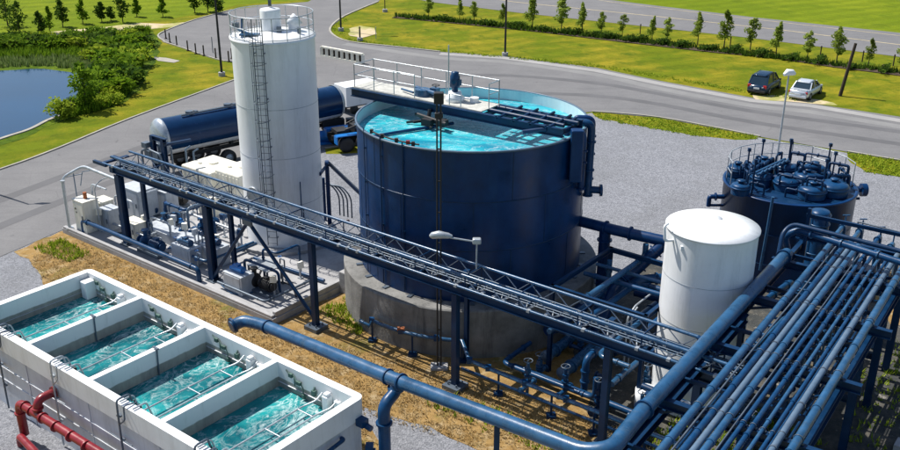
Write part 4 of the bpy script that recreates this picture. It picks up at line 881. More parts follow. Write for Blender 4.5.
# ================================================================== LOW PIPES ROUND THE FOUNDATION
t=thing('foundation_pipe','blue pipe curving low around the concrete foundation then running off to the right','pipe',S(13,7.2,0))
pts=[S(9.0,6.7,1.0),S(9.6,6.6,1.0)]+[tc+Vector(((Rc+.28)*math.cos(a),(Rc+.28)*math.sin(a),1.0)) for a in [R(226+5*i) for i in range(9)]]+[S(14.6,6.95,1.0),S(22,6.95,1.0),S(24.5,6.95,1.0)]
b=MB(W); b.tube(pts,.085,12); build(b,'pipe_run',M['steel_blue'],t)
b=MB(W); b.tube([S(14.4,6.7,.72),S(24.5,6.75,.72)],.055,10); build(b,'second_run',M['mid_blue'],t)
b=MB(W)
for p in [pts[2],pts[5],pts[8],pts[11]]+[S(u,6.95,1.0) for u in (15.5,17.2,19,20.5,22)]: b.cbox(p+Vector((0,0,.02)),(.22,.22,.2))
build(b,'clamp',M['mid_blue'],t)
b=MB(W); b.cbox(pts[5]+Vector((0,0,.12)),(.3,.2,.1)); build(b,'rust_bracket',M['rust'],t)
b=MB(W)
for p in [pts[2],pts[6],pts[10]]+[S(u,6.95,1.0) for u in (16,18.4,20.2,22.2)]: b.beam((p.x,p.y,0),(p.x,p.y,.98),.08,.08); b.cbox((p.x,p.y,.06),(.35,.35,.1))
build(b,'stanchion',M['dark_steel'],t)
# ================================================================== PIPE CLUSTER BETWEEN THE TANKS
def run(name,pts,r,m,label,cat='pipe',bend=.35,group=None,fl=(),world=False,n=14,caps=None):
    P=[Vector(p) if world else S(*p) for p in pts]
    t=thing(name,label,cat,(P[0]+P[-1])/2*1.0,0,group); b=MB(W); b.tube(P,r,n,bend); build(b,'pipe_run',M[m],t)
    b=MB(W)
    for i in range(len(P)-1):
        d=P[i+1]-P[i]
        if d.length<1.0: continue
        for f_ in ((.5*r+.45)/d.length,1-(.5*r+.45)/d.length): 
            if 0<f_<1: b.flange(P[i].lerp(P[i+1],f_),d,r*1.33,.06,n)
    if b.v: build(b,'flange',M[m],t)
    return t
t=run('tank_outlet_pipe',[(13.6,14.8,4.4),(16.5,14.9,4.4),(19.2,15.2,4.4),(19.2,15.2,.2)],.24,'navy','big dark blue outlet pipe leaving the blue tank wall toward the white tank')
b=MB(W); b.tube([S(19.0,15.2,4.4),S(20.3,15.2,4.4)],.14,12); b.flange(S(19.8,15.2,4.4),S(1,0)-S(0,0),.2,.1); build(b,'nozzle',M['galv'],t)
b=MB(W); b.flange(S(14.1,14.8,4.4),S(1,0)-S(0,0),.34,.1); build(b,'wall_flange',M['navy'],t)
cl=[([(15.9,14.9,4.4),(15.9,14.9,1.2),(15.9,10.6,1.2)],.25,'navy','dark blue drop pipe right beside the round tank, nearest the foundation'),
([(18.6,15.2,4.35),(17.6,14.2,2.9),(17.4,13.2,2.6),(17.3,12.0,.5)],.25,'navy','dark blue slanting pipe leaning down from the outlet pipe'),
([(20.4,16.0,3.0),(18.3,14.0,3.0),(17.0,12.9,2.0),(16.8,12.3,.6)],.2,'mid_blue','blue slanting pipe between the tanks, lower of two'),
([(16.2,14.2,.45),(16.3,10.0,.45)],.22,'steel_blue','capped steel blue pipe on the ground pointing at the bridge, left one'),
([(17.3,13.2,.45),(17.5,9.3,.45)],.22,'steel_blue','capped steel blue pipe on the ground pointing at the bridge, right one'),
([(18.6,14.8,1.6),(18.6,9.0,1.6),(18.6,9.0,.1)],.14,'mid_blue','mid blue elbowed pipe near the ground between the tanks'),
([(19.3,14.2,2.2),(19.3,8.6,2.2),(20.6,8.6,2.2)],.1,'steel_blue','thin steel blue pipe at waist height left of the white storage tank'),
([(14.6,9.6,2.9),(20.3,9.8,2.9),(20.3,14.5,2.9)],.09,'mid_blue','thin blue pipe turning behind the white storage tank'),
([(20.0,16.4,3.4),(20.1,12.8,3.4),(20.1,12.8,.2)],.15,'mid_blue','mid blue pipe dropping at the left side of the white storage tank'),
([(17.9,9.6,3.6),(17.9,14.8,3.6),(17.9,14.8,4.2)],.12,'steel_blue','steel blue pipe climbing to the outlet pipe'),
([(15.6,8.6,.35),(21.8,8.6,.35),(21.8,5.0,.35)],.13,'mid_blue','blue ground pipe running under the bridge toward the rack'),
([(20.9,9.2,1.2),(24.6,9.0,1.2),(24.6,14.0,1.2)],.13,'dark_steel','dark pipe wrapping the foot of the white storage tank'),
([(24.3,8.4,2.6),(24.3,14.6,2.6),(26.6,14.6,2.6)],.16,'mid_blue','blue pipe right of the white storage tank, upper of two'),
([(24.0,9.4,1.8),(24.0,15.6,1.8),(27.2,15.6,1.8)],.14,'navy','dark pipe right of the white storage tank, lower of two'),
([(23.4,14.2,3.6),(23.6,16.4,3.6),(23.6,16.4,.2)],.13,'mid_blue','blue hooked pipe behind the white storage tank'),
([(16.9,9.0,2.2),(16.9,13.6,2.2),(16.9,13.6,3.6)],.11,'steel_blue','steel blue pipe right of the foundation at head height'),
([(18.1,8.4,2.8),(18.1,13.9,2.8),(19.9,13.9,2.8)],.13,'mid_blue','mid blue pipe behind the bridge turning toward the white tank'),
([(19.8,8.9,1.0),(19.8,14.6,1.0),(21.0,16.2,1.0)],.12,'steel_blue','long low steel blue pipe left of the white storage tank'),
([(15.3,10.2,.6),(15.3,8.2,.6),(19.5,8.2,.6),(19.5,8.2,1.5)],.1,'mid_blue','low blue pipe in front of the foundation bending right'),
([(17.2,15.6,1.4),(20.4,15.8,1.4)],.16,'navy','dark pipe at the back of the pipe cluster'),
([(16.4,12.4,3.3),(20.4,12.6,3.3)],.1,'mid_blue','blue pipe laid across the dark support frame, front one'),
([(16.4,13.4,3.35),(20.4,13.5,3.35)],.08,'steel_blue','thin pipe laid across the dark support frame, back one'),
([(24.6,10.4,3.4),(24.6,13.6,3.4),(24.6,13.6,4.6)],.1,'steel_blue','thin pipe beside the rack edge near the white storage tank')]
CL=[]
for i,(p,r_,m_,lb) in enumerate(cl): CL.append(run('cluster_pipe',p,r_,m_,lb,group='pipes crowded between the two tanks'))
for i,(u,v) in enumerate(((16.3,9.95),(17.5,9.25))):
    b=MB(SF); b.T=SF@Matrix.Translation((u,v,.45))@Matrix.Rotation(PI/2,4,'X'); b.lathe([(.27,0),(.27,.1),(.2,.16),(.001,.2)],n=20); build(b,'end_cap',M['pale_pipe'],CL[3+i])
t=thing('small_valve_frame','pale thin tube frame standing in the pipes left of the white storage tank','frame',S(19.6,11.4,0))
b=MB(SF); b.tube([(19.1,11.2,0),(19.1,11.2,2.6),(19.1,11.8,2.9),(19.1,13.2,2.9)],.04,8,.15); b.tube([(19.1,11.6,0),(19.1,11.6,2.6),(19.1,12,2.75)],.035,8,.15); build(b,'tube',M['galv'],t)
rnd=random.Random(21); kinds_=['steel_blue','mid_blue','dark_steel','galv_dark']
spots=[(16.6,8.9),(18.2,8.2),(19.8,7.9),(21.4,8.2),(17.0,11.4),(18.1,12.4),(20.4,10.6),(18.9,10.2),(23.0,8.3),(24.9,9.8),(25.3,11.6),(25.0,13.2),(16.9,7.6),(20.6,12.0),(25.6,14.6),(24.0,7.4)]
vn=['beside the ground pipe nearest the bridge middle','just behind the low pipes under the bridge','left of the last bridge column','close to the white drum','between the dark drop pipes','under the slanting pipes','at the left foot of the white storage tank','among the thin pipes left of the white drum','in front of the white storage tank','right of the white storage tank, front one','right of the white storage tank, middle one','right of the white storage tank, back one','in front of the two capped pipes','behind the white drum','under the far rack end','under the main pipeline near the white tank']
for i,(u,v) in enumerate(spots):
    h=rnd.uniform(.9,1.7); t=thing('valve_stand','upright blue valve with hand wheel '+vn[i],'valve',(u,v,0),rnd.choice([0,PI/2]),'hand wheel valves in the pipe area',SF); T=PM[t.name]
    b=MB(T); b.tube([(0,0,0),(0,0,h)],.07,10); b.flange((0,0,h*.45),(0,0,1),.15,.06,12); b.flange((0,0,h*.6),(0,0,1),.15,.06,12); b.tube([(-.5,0,h*.3),(.5,0,h*.3)],.09,10); b.flange((-.45,0,h*.3),(1,0,0),.14); b.flange((.45,0,h*.3),(1,0,0),.14); b.cbox((0,0,h*.75),(.2,.16,.2)); build(b,'valve_body',M[kinds_[i%3]],t)
    b=MB(T); b.ring((0,0,h+.1),.17,.02,18); b.tube([(0,0,h),(0,0,h+.12)],.02,6); b.tube([(-.17,0,h+.1),(.17,0,h+.1)],.012,5); build(b,'hand_wheel',M['galv_dark'],t)
# steel posts & small frame carrying the cluster
t=thing('pipe_support','dark steel frame of posts and beams standing among the pipes beside the blue tank','frame',S(18.5,12,0))
b=MB(SF)
for u in (16.6,20.6):
    for v in (9.6,14.2): b.ibeam((u,v,0),(u,v,3.9),.16,.16)
build(b,'post',M['dark_steel'],t)
b=MB(SF)
for v in (9.6,14.2): b.ibeam((16.5,v,3.8),(20.7,v,3.8),.14,.2)
for u in (16.6,20.6): b.ibeam((u,9.5,3.8),(u,14.3,3.8),.14,.2)
for z in (2.0,): b.beam((16.6,9.6,z),(20.6,9.6,z),.1,.1); b.beam((20.6,9.6,z),(20.6,14.2,z),.1,.1)
build(b,'beam',M['dark_steel'],t)
t=thing('side_frame','dark steel frame with small pipes between the white storage tank and the rack','frame',S(25.2,12,0))
b=MB(SF)
for u in (24.9,26.2):
    for v in (8.6,11.6,14.8): b.ibeam((u,v,0),(u,v,4.6),.14,.14)
for v in (8.6,11.6,14.8): b.beam((24.8,v,4.5),(26.4,v,4.5),.12,.14); b.beam((24.8,v,3.1),(26.4,v,3.1),.1,.1)
for u in (24.9,26.2): b.beam((u,8.5,4.4),(u,15,4.4),.12,.14)
build(b,'steelwork',M['dark_steel'],t)
b=MB(SF)
for i in range(9): v=8.8+i*.7; b.tube([(24.6,v,4.62),(26.5,v+.1,4.62),(26.5,v+.1,3.6)],.045,6,.1); b.cbox((25.3+.12*(i%3),v,4.7),(.16,.12,.16))
b.tube([(25.1,8.2,4.75),(25.1,15,4.75)],.06,8); b.tube([(25.6,8.2,4.78),(25.6,15,4.78)],.045,8)
build(b,'small_pipes',M['steel_blue'],t)
# long dark beam under the main pipeline
b=MB(RF); b.ibeam((-8.3,19,4.5),(-8.3,29.8,4.5),.3,.3); tag(build(b,'dark_beam',M['dark_steel'],None),'dark flat beam running beneath the thick main pipeline','beam')
# concrete plinths under the rack
for i,(u,v,w_,d_) in enumerate(((26.5,6.5,3.2,.7),(27.5,9.5,3.4,.6),(29,12.5,3.0,.6))):
    b=MB(SF); b.box(u,v,0,u+w_,v+d_,.35); tag(build(b,'ground_beam',M['slab'],None,bev=.02),['concrete ground beam under the rack, nearest','concrete ground beam under the rack, middle','concrete ground beam right of the rack columns'][i],'ground beam')
# ================================================================== EQUIPMENT ON THE SLAB
def cabinet(u,v,w_,d_,h,m,label,extra='door',z=.3,cat='cabinet',name='cabinet'):
    t=thing(name,label,cat,(u,v,z),0,None,SF); T=PM[t.name]
    b=MB(T); b.cbox((0,0,h/2),(w_,d_,h)); build(b,'housing',M[m],t,bev=.02)
    b=MB(T); b.cbox((0,0,h+.025),(w_+.08,d_+.08,.05)); build(b,'lid',M[m],t,bev=.01)
    if extra: b=MB(T); b.cbox((0,-d_/2-.012,h*.5),(w_*.84,.03,h*.84)); build(b,'door',M[m],t,bev=.01); b=MB(T); b.cbox((w_*.32,-d_/2-.045,h*.5),(.05,.04,.25)); build(b,'handle',M['galv_dark'],t)
    return t,T
c1=SF.inverted()@G(88,230,.3)
t,T=cabinet(c1.x,c1.y+.1,1.0,.9,1.75,'beige','tall beige control cabinet at the left corner of the slab')
b=MB(T); b.cyl((.05,.0,1.8),.1,.35,12); build(b,'vent_stack',M['rust'],t)
b=MB(T); b.cbox((-.25,-.47,1.3),(.12,.03,.1)); b.cbox((-.2,-.47,1.1),(.1,.03,.08)); build(b,'gauge',M['black'],t)
for (x,y,w_,d_,h,m_,lb) in ((112,228,.8,.7,1.15,'grey_box','low grey enclosure beside the tall beige cabinet'),(105,222,.9,.8,1.3,'cream','cream box right behind the tall beige cabinet'),(136,236,1.1,.7,.85,'cream','small cream box left of the blue pump'),(142,215,1.7,1.2,1.7,'grey_box','large grey enclosure behind the first bridge column'),(168,212,1.1,.8,1.35,'grey_box','grey enclosure standing in the middle of the slab')):
    q=SF.inverted()@G(x,y,.3); cabinet(q.x,q.y,w_,d_,h,m_,lb)
def pump(x,y,label,m='mid_blue',rz=0,s=1.,z=.3):
    q=SF.inverted()@G(x,y,z); t=thing('pump',label,'pump',(q.x,q.y,z),rz,'pumps on the equipment slab',SF); T=PM[t.name]@Matrix.Scale(s,4)
    b=MB(T); b.box(-.75,-.3,0,.75,.3,.16); build(b,'base_frame',M['galv_dark'],t)
    b=MB(T); b.tube([(.05,0,.48),(.7,0,.48)],.24,16); b.tube([(.7,0,.48),(.8,0,.48)],.18,14); b.cbox((.35,0,.75),(.24,.2,.14)); 
    for i in range(8): b.tube([(.12+i*.07,0,.48),(.15+i*.07,0,.48)],.27,16)
    build(b,'motor',M[m],t)
    b=MB(T); b.T=T@Matrix.Translation((-.4,0,.45))@Matrix.Rotation(PI/2,4,'Y'); b.lathe([(.001,-.12),(.28,-.12),(.32,0),(.28,.12),(.001,.12)],n=20); b.T=T; b.tube([(-.4,0,.5),(-.4,0,1.0)],.1,12); b.flange((-.4,0,1.0),(0,0,1),.17,.06); b.tube([(-.5,0,.45),(-.85,0,.45)],.11,12); b.flange((-.85,0,.45),(1,0,0),.18,.06); build(b,'casing',M[m],t)
for a_ in ((153,253,'dark blue pump near the front edge of the slab under the bridge','mid_blue',0,1.15),(178,205,'dark pump standing behind the grey enclosure','black',0,1.),(190,240,'blue pump right of the front edge pump','mid_blue',.4,.95),(170,226,'blue pump in the middle of the slab','steel_blue',PI/2,.85),(208,232,'blue pump behind the second bridge column','mid_blue',PI/2,.9),(262,292,'dark green black pump at the front right corner of the slab','black',0,1.1),(160,214,'blue pump between the two grey enclosures','mid_blue',PI/2,.8)): pump(*a_)
def motorbox(x,y,w_,d_,h,label,m='brightblue'):
    q=SF.inverted()@G(x,y,.3); t=thing('motor_cabinet',label,'cabinet',(q.x,q.y,.3),0,'grey cabinets topped with blue motors',SF); T=PM[t.name]
    b=MB(T); b.cbox((0,0,h/2),(w_,d_,h)); build(b,'housing',M['grey_box'],t,bev=.03)
    b=MB(T); b.tube([(-w_*.22,0,h+.17),(w_*.28,0,h+.17)],.17,14); b.cbox((0,0,h+.34),(.25,.22,.12)); b.tube([(-w_*.35,-.05,h+.1),(-w_*.2,0,h+.17)],.1,10); build(b,'motor',M[m],t)
    b=MB(T); b.cbox((0,-d_/2-.01,h*.5),(w_*.8,.03,h*.8)); build(b,'panel',M['grey_box'],t)
motorbox(240,290,1.3,.8,.95,'grey cabinet with a bright blue motor on top, nearest the slab corner'); motorbox(216,262,1.4,.8,1.0,'grey cabinet with a blue motor on top, behind the second bridge column','mid_blue'); motorbox(188,262,1.5,.75,.95,'low wide grey cabinet with blue fittings in the middle of the slab','steel_blue')
q=SF.inverted()@G(265,283,.3)
t=thing('step_frame','grey steel step platform at the right front corner of the slab','platform',(q.x,q.y,.3),0,None,SF); T=PM[t.name]
b=MB(T); b.box(-.6,-.5,.95,.8,.5,1.0); build(b,'deck',M['galv'],t)
b=MB(T)
for x in (-.55,.75):
    for y in (-.45,.45): b.beam((x,y,0),(x,y,.95),.07,.07)
build(b,'leg',M['galv_dark'],t)
# bench deck and blue floor pipes
b=MB(SF); q=SF.inverted()@G(185,250,.3); b.box(q.x-3.4,q.y-.1,.3,q.x+.6,q.y+.9,.85); tag(build(b,'pump_plinth',M['grey_box'],None,bev=.02),'long low concrete plinth under the pumps in the middle of the slab','plinth')
slabp=[([(-10.3,5.75,.3),(-10.3,5.75,1.0),(-.6,5.75,.95),(-.6,5.75,.3)],.12,'mid_blue','blue pipe running along the front edge of the slab'),
([(-9.6,5.95,.75),(-1.0,5.95,.72)],.08,'steel_blue','thinner steel blue pipe along the front edge of the slab'),
([(-8.2,8.4,.5),(-1.6,8.3,.5),(-1.6,11,.5)],.09,'steel_blue','steel blue pipe across the floor of the slab'),
([(-7.6,9.6,1.2),(-2.4,9.6,1.2),(-2.4,9.6,.3)],.07,'galv','galvanised pipe at waist height across the slab'),
([(-6.8,7.6,.3),(-6.8,7.6,1.5),(-5.2,7.6,1.5),(-5.2,7.6,.3)],.06,'galv','thin galvanised arch pipe behind the front pump'),
([(-5.4,8.9,.3),(-5.4,8.9,1.9),(-5.4,10.6,1.9),(-5.4,10.6,.3)],.07,'pale_pipe','pale hooped pipe in the middle of the slab'),
([(-4.4,9.2,.3),(-4.4,9.2,1.6),(-3.6,9.2,1.6),(-3.6,9.2,.3)],.07,'mid_blue','blue hooped pipe left of the silo'),
([(-8.8,8.6,.3),(-8.8,8.6,2.0),(-8.8,10.2,2.0),(-8.8,10.2,.3)],.06,'galv','tall galvanised hoop near the grey enclosure'),
([(0.8,7.4,.3),(0.8,7.4,1.3),(3.2,7.4,1.3),(3.2,7.4,.3)],.07,'mid_blue','blue hooped pipe between the silo and the slab corner'),
([(-.4,9.0,.45),(4.2,9.3,.45)],.09,'mid_blue','blue floor pipe in front of the silo plinth'),
([(-10.9,6.9,.3),(-10.9,6.9,2.6),(-9.5,6.9,2.6)],.05,'galv','thin white grey pipe above the tall beige cabinet')]
for p,r_,m_,lb in slabp: run('slab_pipe',p,r_,m_,lb,bend=.25,group='pipes on the equipment slab',n=10)
# pipe field: small risers with valves (countable)
rnd=random.Random(31)
rs_=[(-7.9,6.9),(-7.2,8.9),(-6.4,9.2),(-6.0,6.9),(-5.0,6.7),(-4.1,7.1),(-3.3,6.6),(-2.6,7.4),(-1.9,6.7),(-6.9,10.6),(-3.0,10.4),(-8.6,9.8),(-4.8,10.9),(1.2,6.6),(2.2,8.4),(-9.0,7.6)]
for i,(u,v) in enumerate(rs_):
    h=rnd.uniform(.7,1.6); t=thing('riser_valve','thin riser pipe with a small valve on the slab, '+ORD[i]+' from the left','valve',(u,v,.3),0,'small risers on the equipment slab',SF); T=PM[t.name]
    b=MB(T); b.tube([(0,0,0),(0,0,h),(.3,.0,h),(.3,0,h-.4)],.035,8,.08); b.flange((0,0,h*.5),(0,0,1),.08,.05,10); build(b,'riser',M[['galv','steel_blue','galv_dark','pale_pipe'][i%4]],t)
    b=MB(T); b.cbox((0,-.05,h*.6),(.16,.14,.16)); b.ring((0,0,h+.1),.08,.015,12); build(b,'valve',M[['mid_blue','galv_dark','brightblue'][i%3]],t)
order=sorted([o for o in C.objects if o.name.startswith('riser_valve')],key=lambda o:o.location.x)
for i,o in enumerate(order): o['label']='thin riser pipe with a small valve on the slab, '+ORD[i]+' from the left'
more=[([(-7.9,9.3,.3),(-7.9,9.3,1.5),(-6.1,9.3,1.5),(-6.1,10.6,1.5)],.09,'mid_blue','blue pipe hooked over the back of the slab by the grey enclosure'),
([(-9.3,6.9,.7),(-6.4,6.9,.7),(-6.4,8.2,.7)],.07,'galv','galvanised pipe behind the front edge pump'),
([(-3.9,6.6,.9),(-1.1,6.6,.9),(-1.1,9.6,.9)],.08,'steel_blue','steel blue pipe turning behind the second bridge column'),
([(-6.2,11.4,1.0),(-2.6,11.2,1.0),(-2.6,11.2,.3)],.1,'pale_pipe','pale pipe in front of the cream containers'),
([(.6,5.9,.6),(3.9,5.9,.6),(3.9,8.8,.6)],.06,'galv_dark','grey pipe around the slab corner platform'),
([(1.6,7.9,.3),(1.6,7.9,1.9),(2.6,7.9,1.9),(2.6,9.3,1.9),(2.6,9.3,.3)],.06,'mid_blue','tall thin blue hoop right of the silo front'),
([(-10.6,8.0,.3),(-10.6,8.0,1.7),(-8.9,8.0,1.7),(-8.9,8.0,.3)],.05,'galv','thin grey hoop left of the large grey enclosure')]
for p,r_,m_,lb in more: run('slab_pipe',p,r_,m_,lb,bend=.25,group='pipes on the equipment slab',n=10)
rnd=random.Random(77)
tk=[(-9.8,6.5),(-8.6,7.1),(-7.5,7.6),(-5.6,7.9),(-4.6,8.1),(-3.6,7.9),(-2.7,8.6),(-6.2,8.6),(-1.8,9.4),(1.9,6.3),(3.4,6.9),(2.9,9.0),(-3.9,10.0),(-8.1,11.2)]
for i,(u,v) in enumerate(sorted(tk,key=lambda q:q[0]-q[1]*.5)):
    t=thing('junction_post','short post with a small junction box on the slab, '+ORD[i]+' from the left','junction box',(u,v,.3),rnd.uniform(0,3),'junction boxes on the equipment slab',SF); T=PM[t.name]; h=rnd.uniform(.6,1.2)
    b=MB(T); b.beam((0,0,0),(0,0,h),.07,.07); b.cbox((0,0,.03),(.2,.2,.06)); build(b,'post',M['galv'],t)
    b=MB(T); b.cbox((0,-.06,h),(.28,.16,.34)); build(b,'box',M[['grey_box','cream','mid_blue','beige'][i%4]],t,bev=.01)
hs=[([(-9.0,6.6,.33),(-7.8,7.3,.33),(-6.6,6.8,.33),(-5.4,7.4,.33)],'black','black hose snaking over the slab behind the front edge pipes'),
([(-5.0,7.2,.33),(-3.9,8.8,.33),(-2.6,7.9,.33),(-1.9,9.0,.33)],'brightblue','bright blue hose curling over the middle of the slab'),
([(.6,8.6,.33),(1.6,7.6,.33),(2.9,8.2,.33),(4.2,7.5,.33)],'black','black hose lying between the silo plinth and the slab corner'),
([(-8.4,9.2,.33),(-7.2,10.2,.33),(-5.8,9.9,.33),(-4.6,10.6,.33)],'galv_dark','grey hose at the back of the slab'),
([(.4,6.2,.33),(1.8,5.9,.33),(2.6,6.9,.33),(3.6,6.4,.33)],'steel_blue','steel blue hose near the front corner of the slab')]
for p_,m_,lb in hs:
    b=MB(SF); b.tube(catmull(p_,6),.045,8); tag(build(b,'hose',M[m_],None),lb,'hose','hoses lying on the slab')
# galvanised arch
t=thing('pipe_arch','tall grey galvanised pipe arch over the cabinets at the slab corner','pipe arch',(-11.3,5.5,.3),0,None,SF)
b=MB(W); b.tube([G(70,229,.3),G(62,178,3.1),G(83,166,3.7),G(120,181,3.6)],.085,12,.35); build(b,'arch_pipe',M['galv'],t)
b=MB(W); b.tube([G(101,232,.3),G(94,186,2.9),G(104,178,3.3),G(120,176,3.6)],.035,8,.3); build(b,'stay_pipe',M['galv'],t)
b=MB(W); b.flange(G(70,228,.36),(0,0,1),.2,.08); b.flange(G(62.5,181,3.0),(0,0,1),.12,.06); build(b,'flange',M['galv'],t)
# steam-like thin white lines: instrument tree
t=thing('instrument_stand','thin pale instrument stand behind the tall beige cabinet','stand',SF@(SF.inverted()@G(80,215,.3)))
b=MB(W); p=G(80,216,.3); b.tube([p,p+Vector((0,0,2.7))],.03,6); b.tube([p+Vector((-.4,0,2.3)),p+Vector((.5,0,2.5))],.025,6); b.tube([p+Vector((.3,0,1.8)),p+Vector((.5,0,2.6)),p+Vector((1.0,0,2.7))],.025,6); build(b,'stand_tube',M['pale_pipe'],t)
# dark frame and pumps between trailer and slab
q=SF.inverted()@G(165,200,0)
t=thing('loading_frame','dark steel loading frame with pipes beside the rear of the tank trailer','frame',(q.x,q.y,0),0,None,SF); T=PM[t.name]
b=MB(T)
for x in (-.5,.5): b.ibeam((x,0,0),(x,0,3.9),.26,.26,.04)
b.ibeam((-.6,0,3.8),(.8,0,3.8),.22,.24); b.ibeam((-.6,0,2.2),(.7,0,2.2),.16,.18); b.beam((.5,0,3.5),(.9,1.6,3.5),.14,.14); build(b,'steelwork',M['dark_steel'],t)
b=MB(T)
b.tube([(-1.3,-.3,0),(-1.3,-.3,2.9),(-.6,-.3,3.1),(.5,-.3,3.0),(.9,-.3,0)],.07,8,.2); b.tube([(-1.0,.2,3.3),(-.2,.2,3.3),(-.2,.2,1.0)],.1,10,.2); b.cbox((-1.1,.1,2.6),(.5,.4,.5)); b.cbox((-.9,-.2,3.3),(.4,.4,.3)); b.cbox((.1,-.2,2.7),(.5,.35,.6)); b.tube([(.9,.2,0),(.9,.2,3.4)],.06,8); build(b,'loading_arm',M['galv_dark'],t)
# tall posts near cream tanks
for i,(x,y,h) in enumerate(((190,190,2.6),(197,186,2.2))):
    p=G(x,y,.0); b=MB(W); b.tube([p,p+Vector((0,0,h)),p+Vector((.3,0,h+.2))],.06,8); tag(build(b,'vent_post',M['pale_pipe'],None),['pale vent post left of the cream containers, taller one','pale vent post left of the cream containers, shorter one'][i],'post')
# cream containers
for i,(x,y,w_,d_,h,lb) in enumerate(((208,196,2.7,2.4,1.9,'large cream plastic chemical container, left one beside the silo'),(238,203,2.2,2.3,2.05,'large cream plastic chemical container, right one beside the silo'),(205,218,1.3,.9,.9,'small cream box in front of the large cream containers'))):
    q=SF.inverted()@G(x,y,.1); t=thing('chemical_container',lb,'container',(q.x,q.y+.5,.1),0,'cream containers beside the silo',SF); T=PM[t.name]
    b=MB(T); b.cbox((0,0,h/2),(w_,d_,h)); build(b,'body',M['cream'],t,bev=.09)
    b=MB(T)
    for k in range(7): b.cbox((-w_/2+.2+k*(w_-.4)/6,-d_/2-.01,h*.5),(.09,.05,h*.8))
    for k in range(6): b.cbox((-w_/2-.01,-d_/2+.2+k*(d_-.4)/5,h*.5),(.05,.09,h*.8))
    build(b,'rib',M['cream'],t)
    b=MB(T); b.cyl((0,.1,h),.28,.1,18); b.cyl((-.6,-.4,h),.12,.09,12); build(b,'filler_cap',M['cream'],t)
    b=MB(T); b.tube([(w_*.2,-d_/2-.02,.2),(w_*.2,-d_/2-.25,.2),(w_*.2,-d_/2-.25,h*.7)],.04,8,.1); b.cbox((w_*.2,-d_/2-.1,.25),(.16,.16,.16)); build(b,'drain_valve',M['galv_dark'],t)
# pipe support frame right of the silo
t=thing('silo_pipe_frame','dark blue post and pipe bracket linking the white silo to the blue tank','frame',G(330,229,.3))
b=MB(W); p=G(330,227,.3); top=p+Vector((0,0,3.55)); b.ibeam(p,top,.2,.2); b.ibeam(p+Vector((-.3,.5,0)),top+Vector((-.3,.5,-.9)),.14,.14); build(b,'post',M['navy'],t)
b=MB(W); b.tube([Vector((sc_.x+Rs*.98,sc_.y-.4,top.z+.05)),top+Vector((.1,0,.1)),Vector((tc.x-Rt+.3,tc.y+2.2,top.z-.1))],.1,10); b.flange(top+Vector((0,0,.08)),(1,0,0),.18,.2); build(b,'pipe_run',M['navy'],t)
t=thing('hose_bundle','group of curved dark hoses rising beside the pale concrete block','hoses',G(350,215,.9))
b=MB(W)
for i in range(4): p=G(340+i*4,215+i,.9); b.tube([p,p+Vector((0,0,1.2)),p+Vector((-.5,.3,1.7)),p+Vector((-1.1,.5,1.7))],.04,8,.5)
build(b,'hose',M['galv_dark'],t)
b=MB(W); p=G(348,222,.95); b.cyl((p.x,p.y,.95),.09,.1,10); build(b,'fitting',M['rust'],t)
# ================================================================== TANK TRAILER AND TRUCK
tp=G(160,163,0); ta=R(41)
rear=Vector((-18.2,56.7,0)); t=thing('tank_trailer','long shiny blue tank trailer with a pale belly parked behind the silo','trailer',rear+Vector((math.cos(ta)*6.6,math.sin(ta)*6.6,0)),ta); T=PM[t.name]
LT_=6.6; rt=1.15; zc_=2.45
def elprof(x0,x1,cap): pass
b=MB(T@Matrix.Translation((0,0,zc_))@Matrix.Rotation(PI/2,4,'Y'))
b.lathe([(rt,-LT_),(rt,LT_)],n=40); build(b,'barrel',mat('trailer_blue',(.003,.03,.095),.22,var=.2,scale=.5),t)
for s_ in (-1,1):
    b=MB(T@Matrix.Translation((s_*LT_,0,zc_))@Matrix.Rotation(PI/2*s_,4,'Y')); b.lathe([(rt+.04,-.12),(rt+.04,.02),(rt*.9,.2),(rt*.55,.34),(.001,.4)],n=40); build(b,'end_cap',M['hull'],t)
b=MB(T@Matrix.Translation((0,0,zc_))@Matrix.Rotation(PI/2,4,'Y')); b.lathe([(rt+.025,-LT_),(rt+.025,LT_)],n=18,a0=R(-56),a1=R(56)); build(b,'belly',M['white'],t)
b=MB(T)
for y in (-1.05,1.05): b.box(-LT_,y-.05,2.15,LT_,y+.05,2.28)
build(b,'side_rail',M['pale_pipe'],t)
b=MB(T)
for x in (-4.5,-1.8,.4,2.6,4.6): b.cyl((x,0,zc_+rt-.03),.24,.2,16); b.cbox((x+.45,.0,zc_+rt+.04),(.2,.3,.16))
b.box(-5.2,-.35,zc_+rt,5,-.3,zc_+rt+.1); build(b,'hatch',M['galv_dark'],t)
b=MB(T)
for y in (-.45,.45): b.ibeam((-LT_+.3,y,1.1),(LT_,y,1.1),.14,.25)
for x in (-4.8,-2,0,2,4.5): b.box(x-.1,-.6,1.2,x+.1,.6,1.6)
b.box(-1.5,-1.15,.7,1.0,-.75,1.25); b.box(-LT_+.1,-1.2,.6,-LT_+.25,1.2,.8); b.box(2.9,-.9,.1,3.05,-.75,1.1); build(b,'chassis',M['black'],t)
for x in (-5.0,-3.8,-2.6):
    for y in (-1.05,1.05):
        b=MB(T@Matrix.Translation((x,y,.52))@Matrix.Rotation(PI/2,4,'X')); b.lathe([(.3,-.2),(.5,-.2),(.52,-.12),(.52,.12),(.5,.2),(.3,.2)],n=24); w_=build(b,'wheel',M['black'],t); b.v=[];b.f=[];b.sm=[];b.g=[]; b.lathe([(.001,-.17),(.3,-.17),(.3,.17),(.001,.17)],n=20); build(b,'rim',M['hull'],w_)
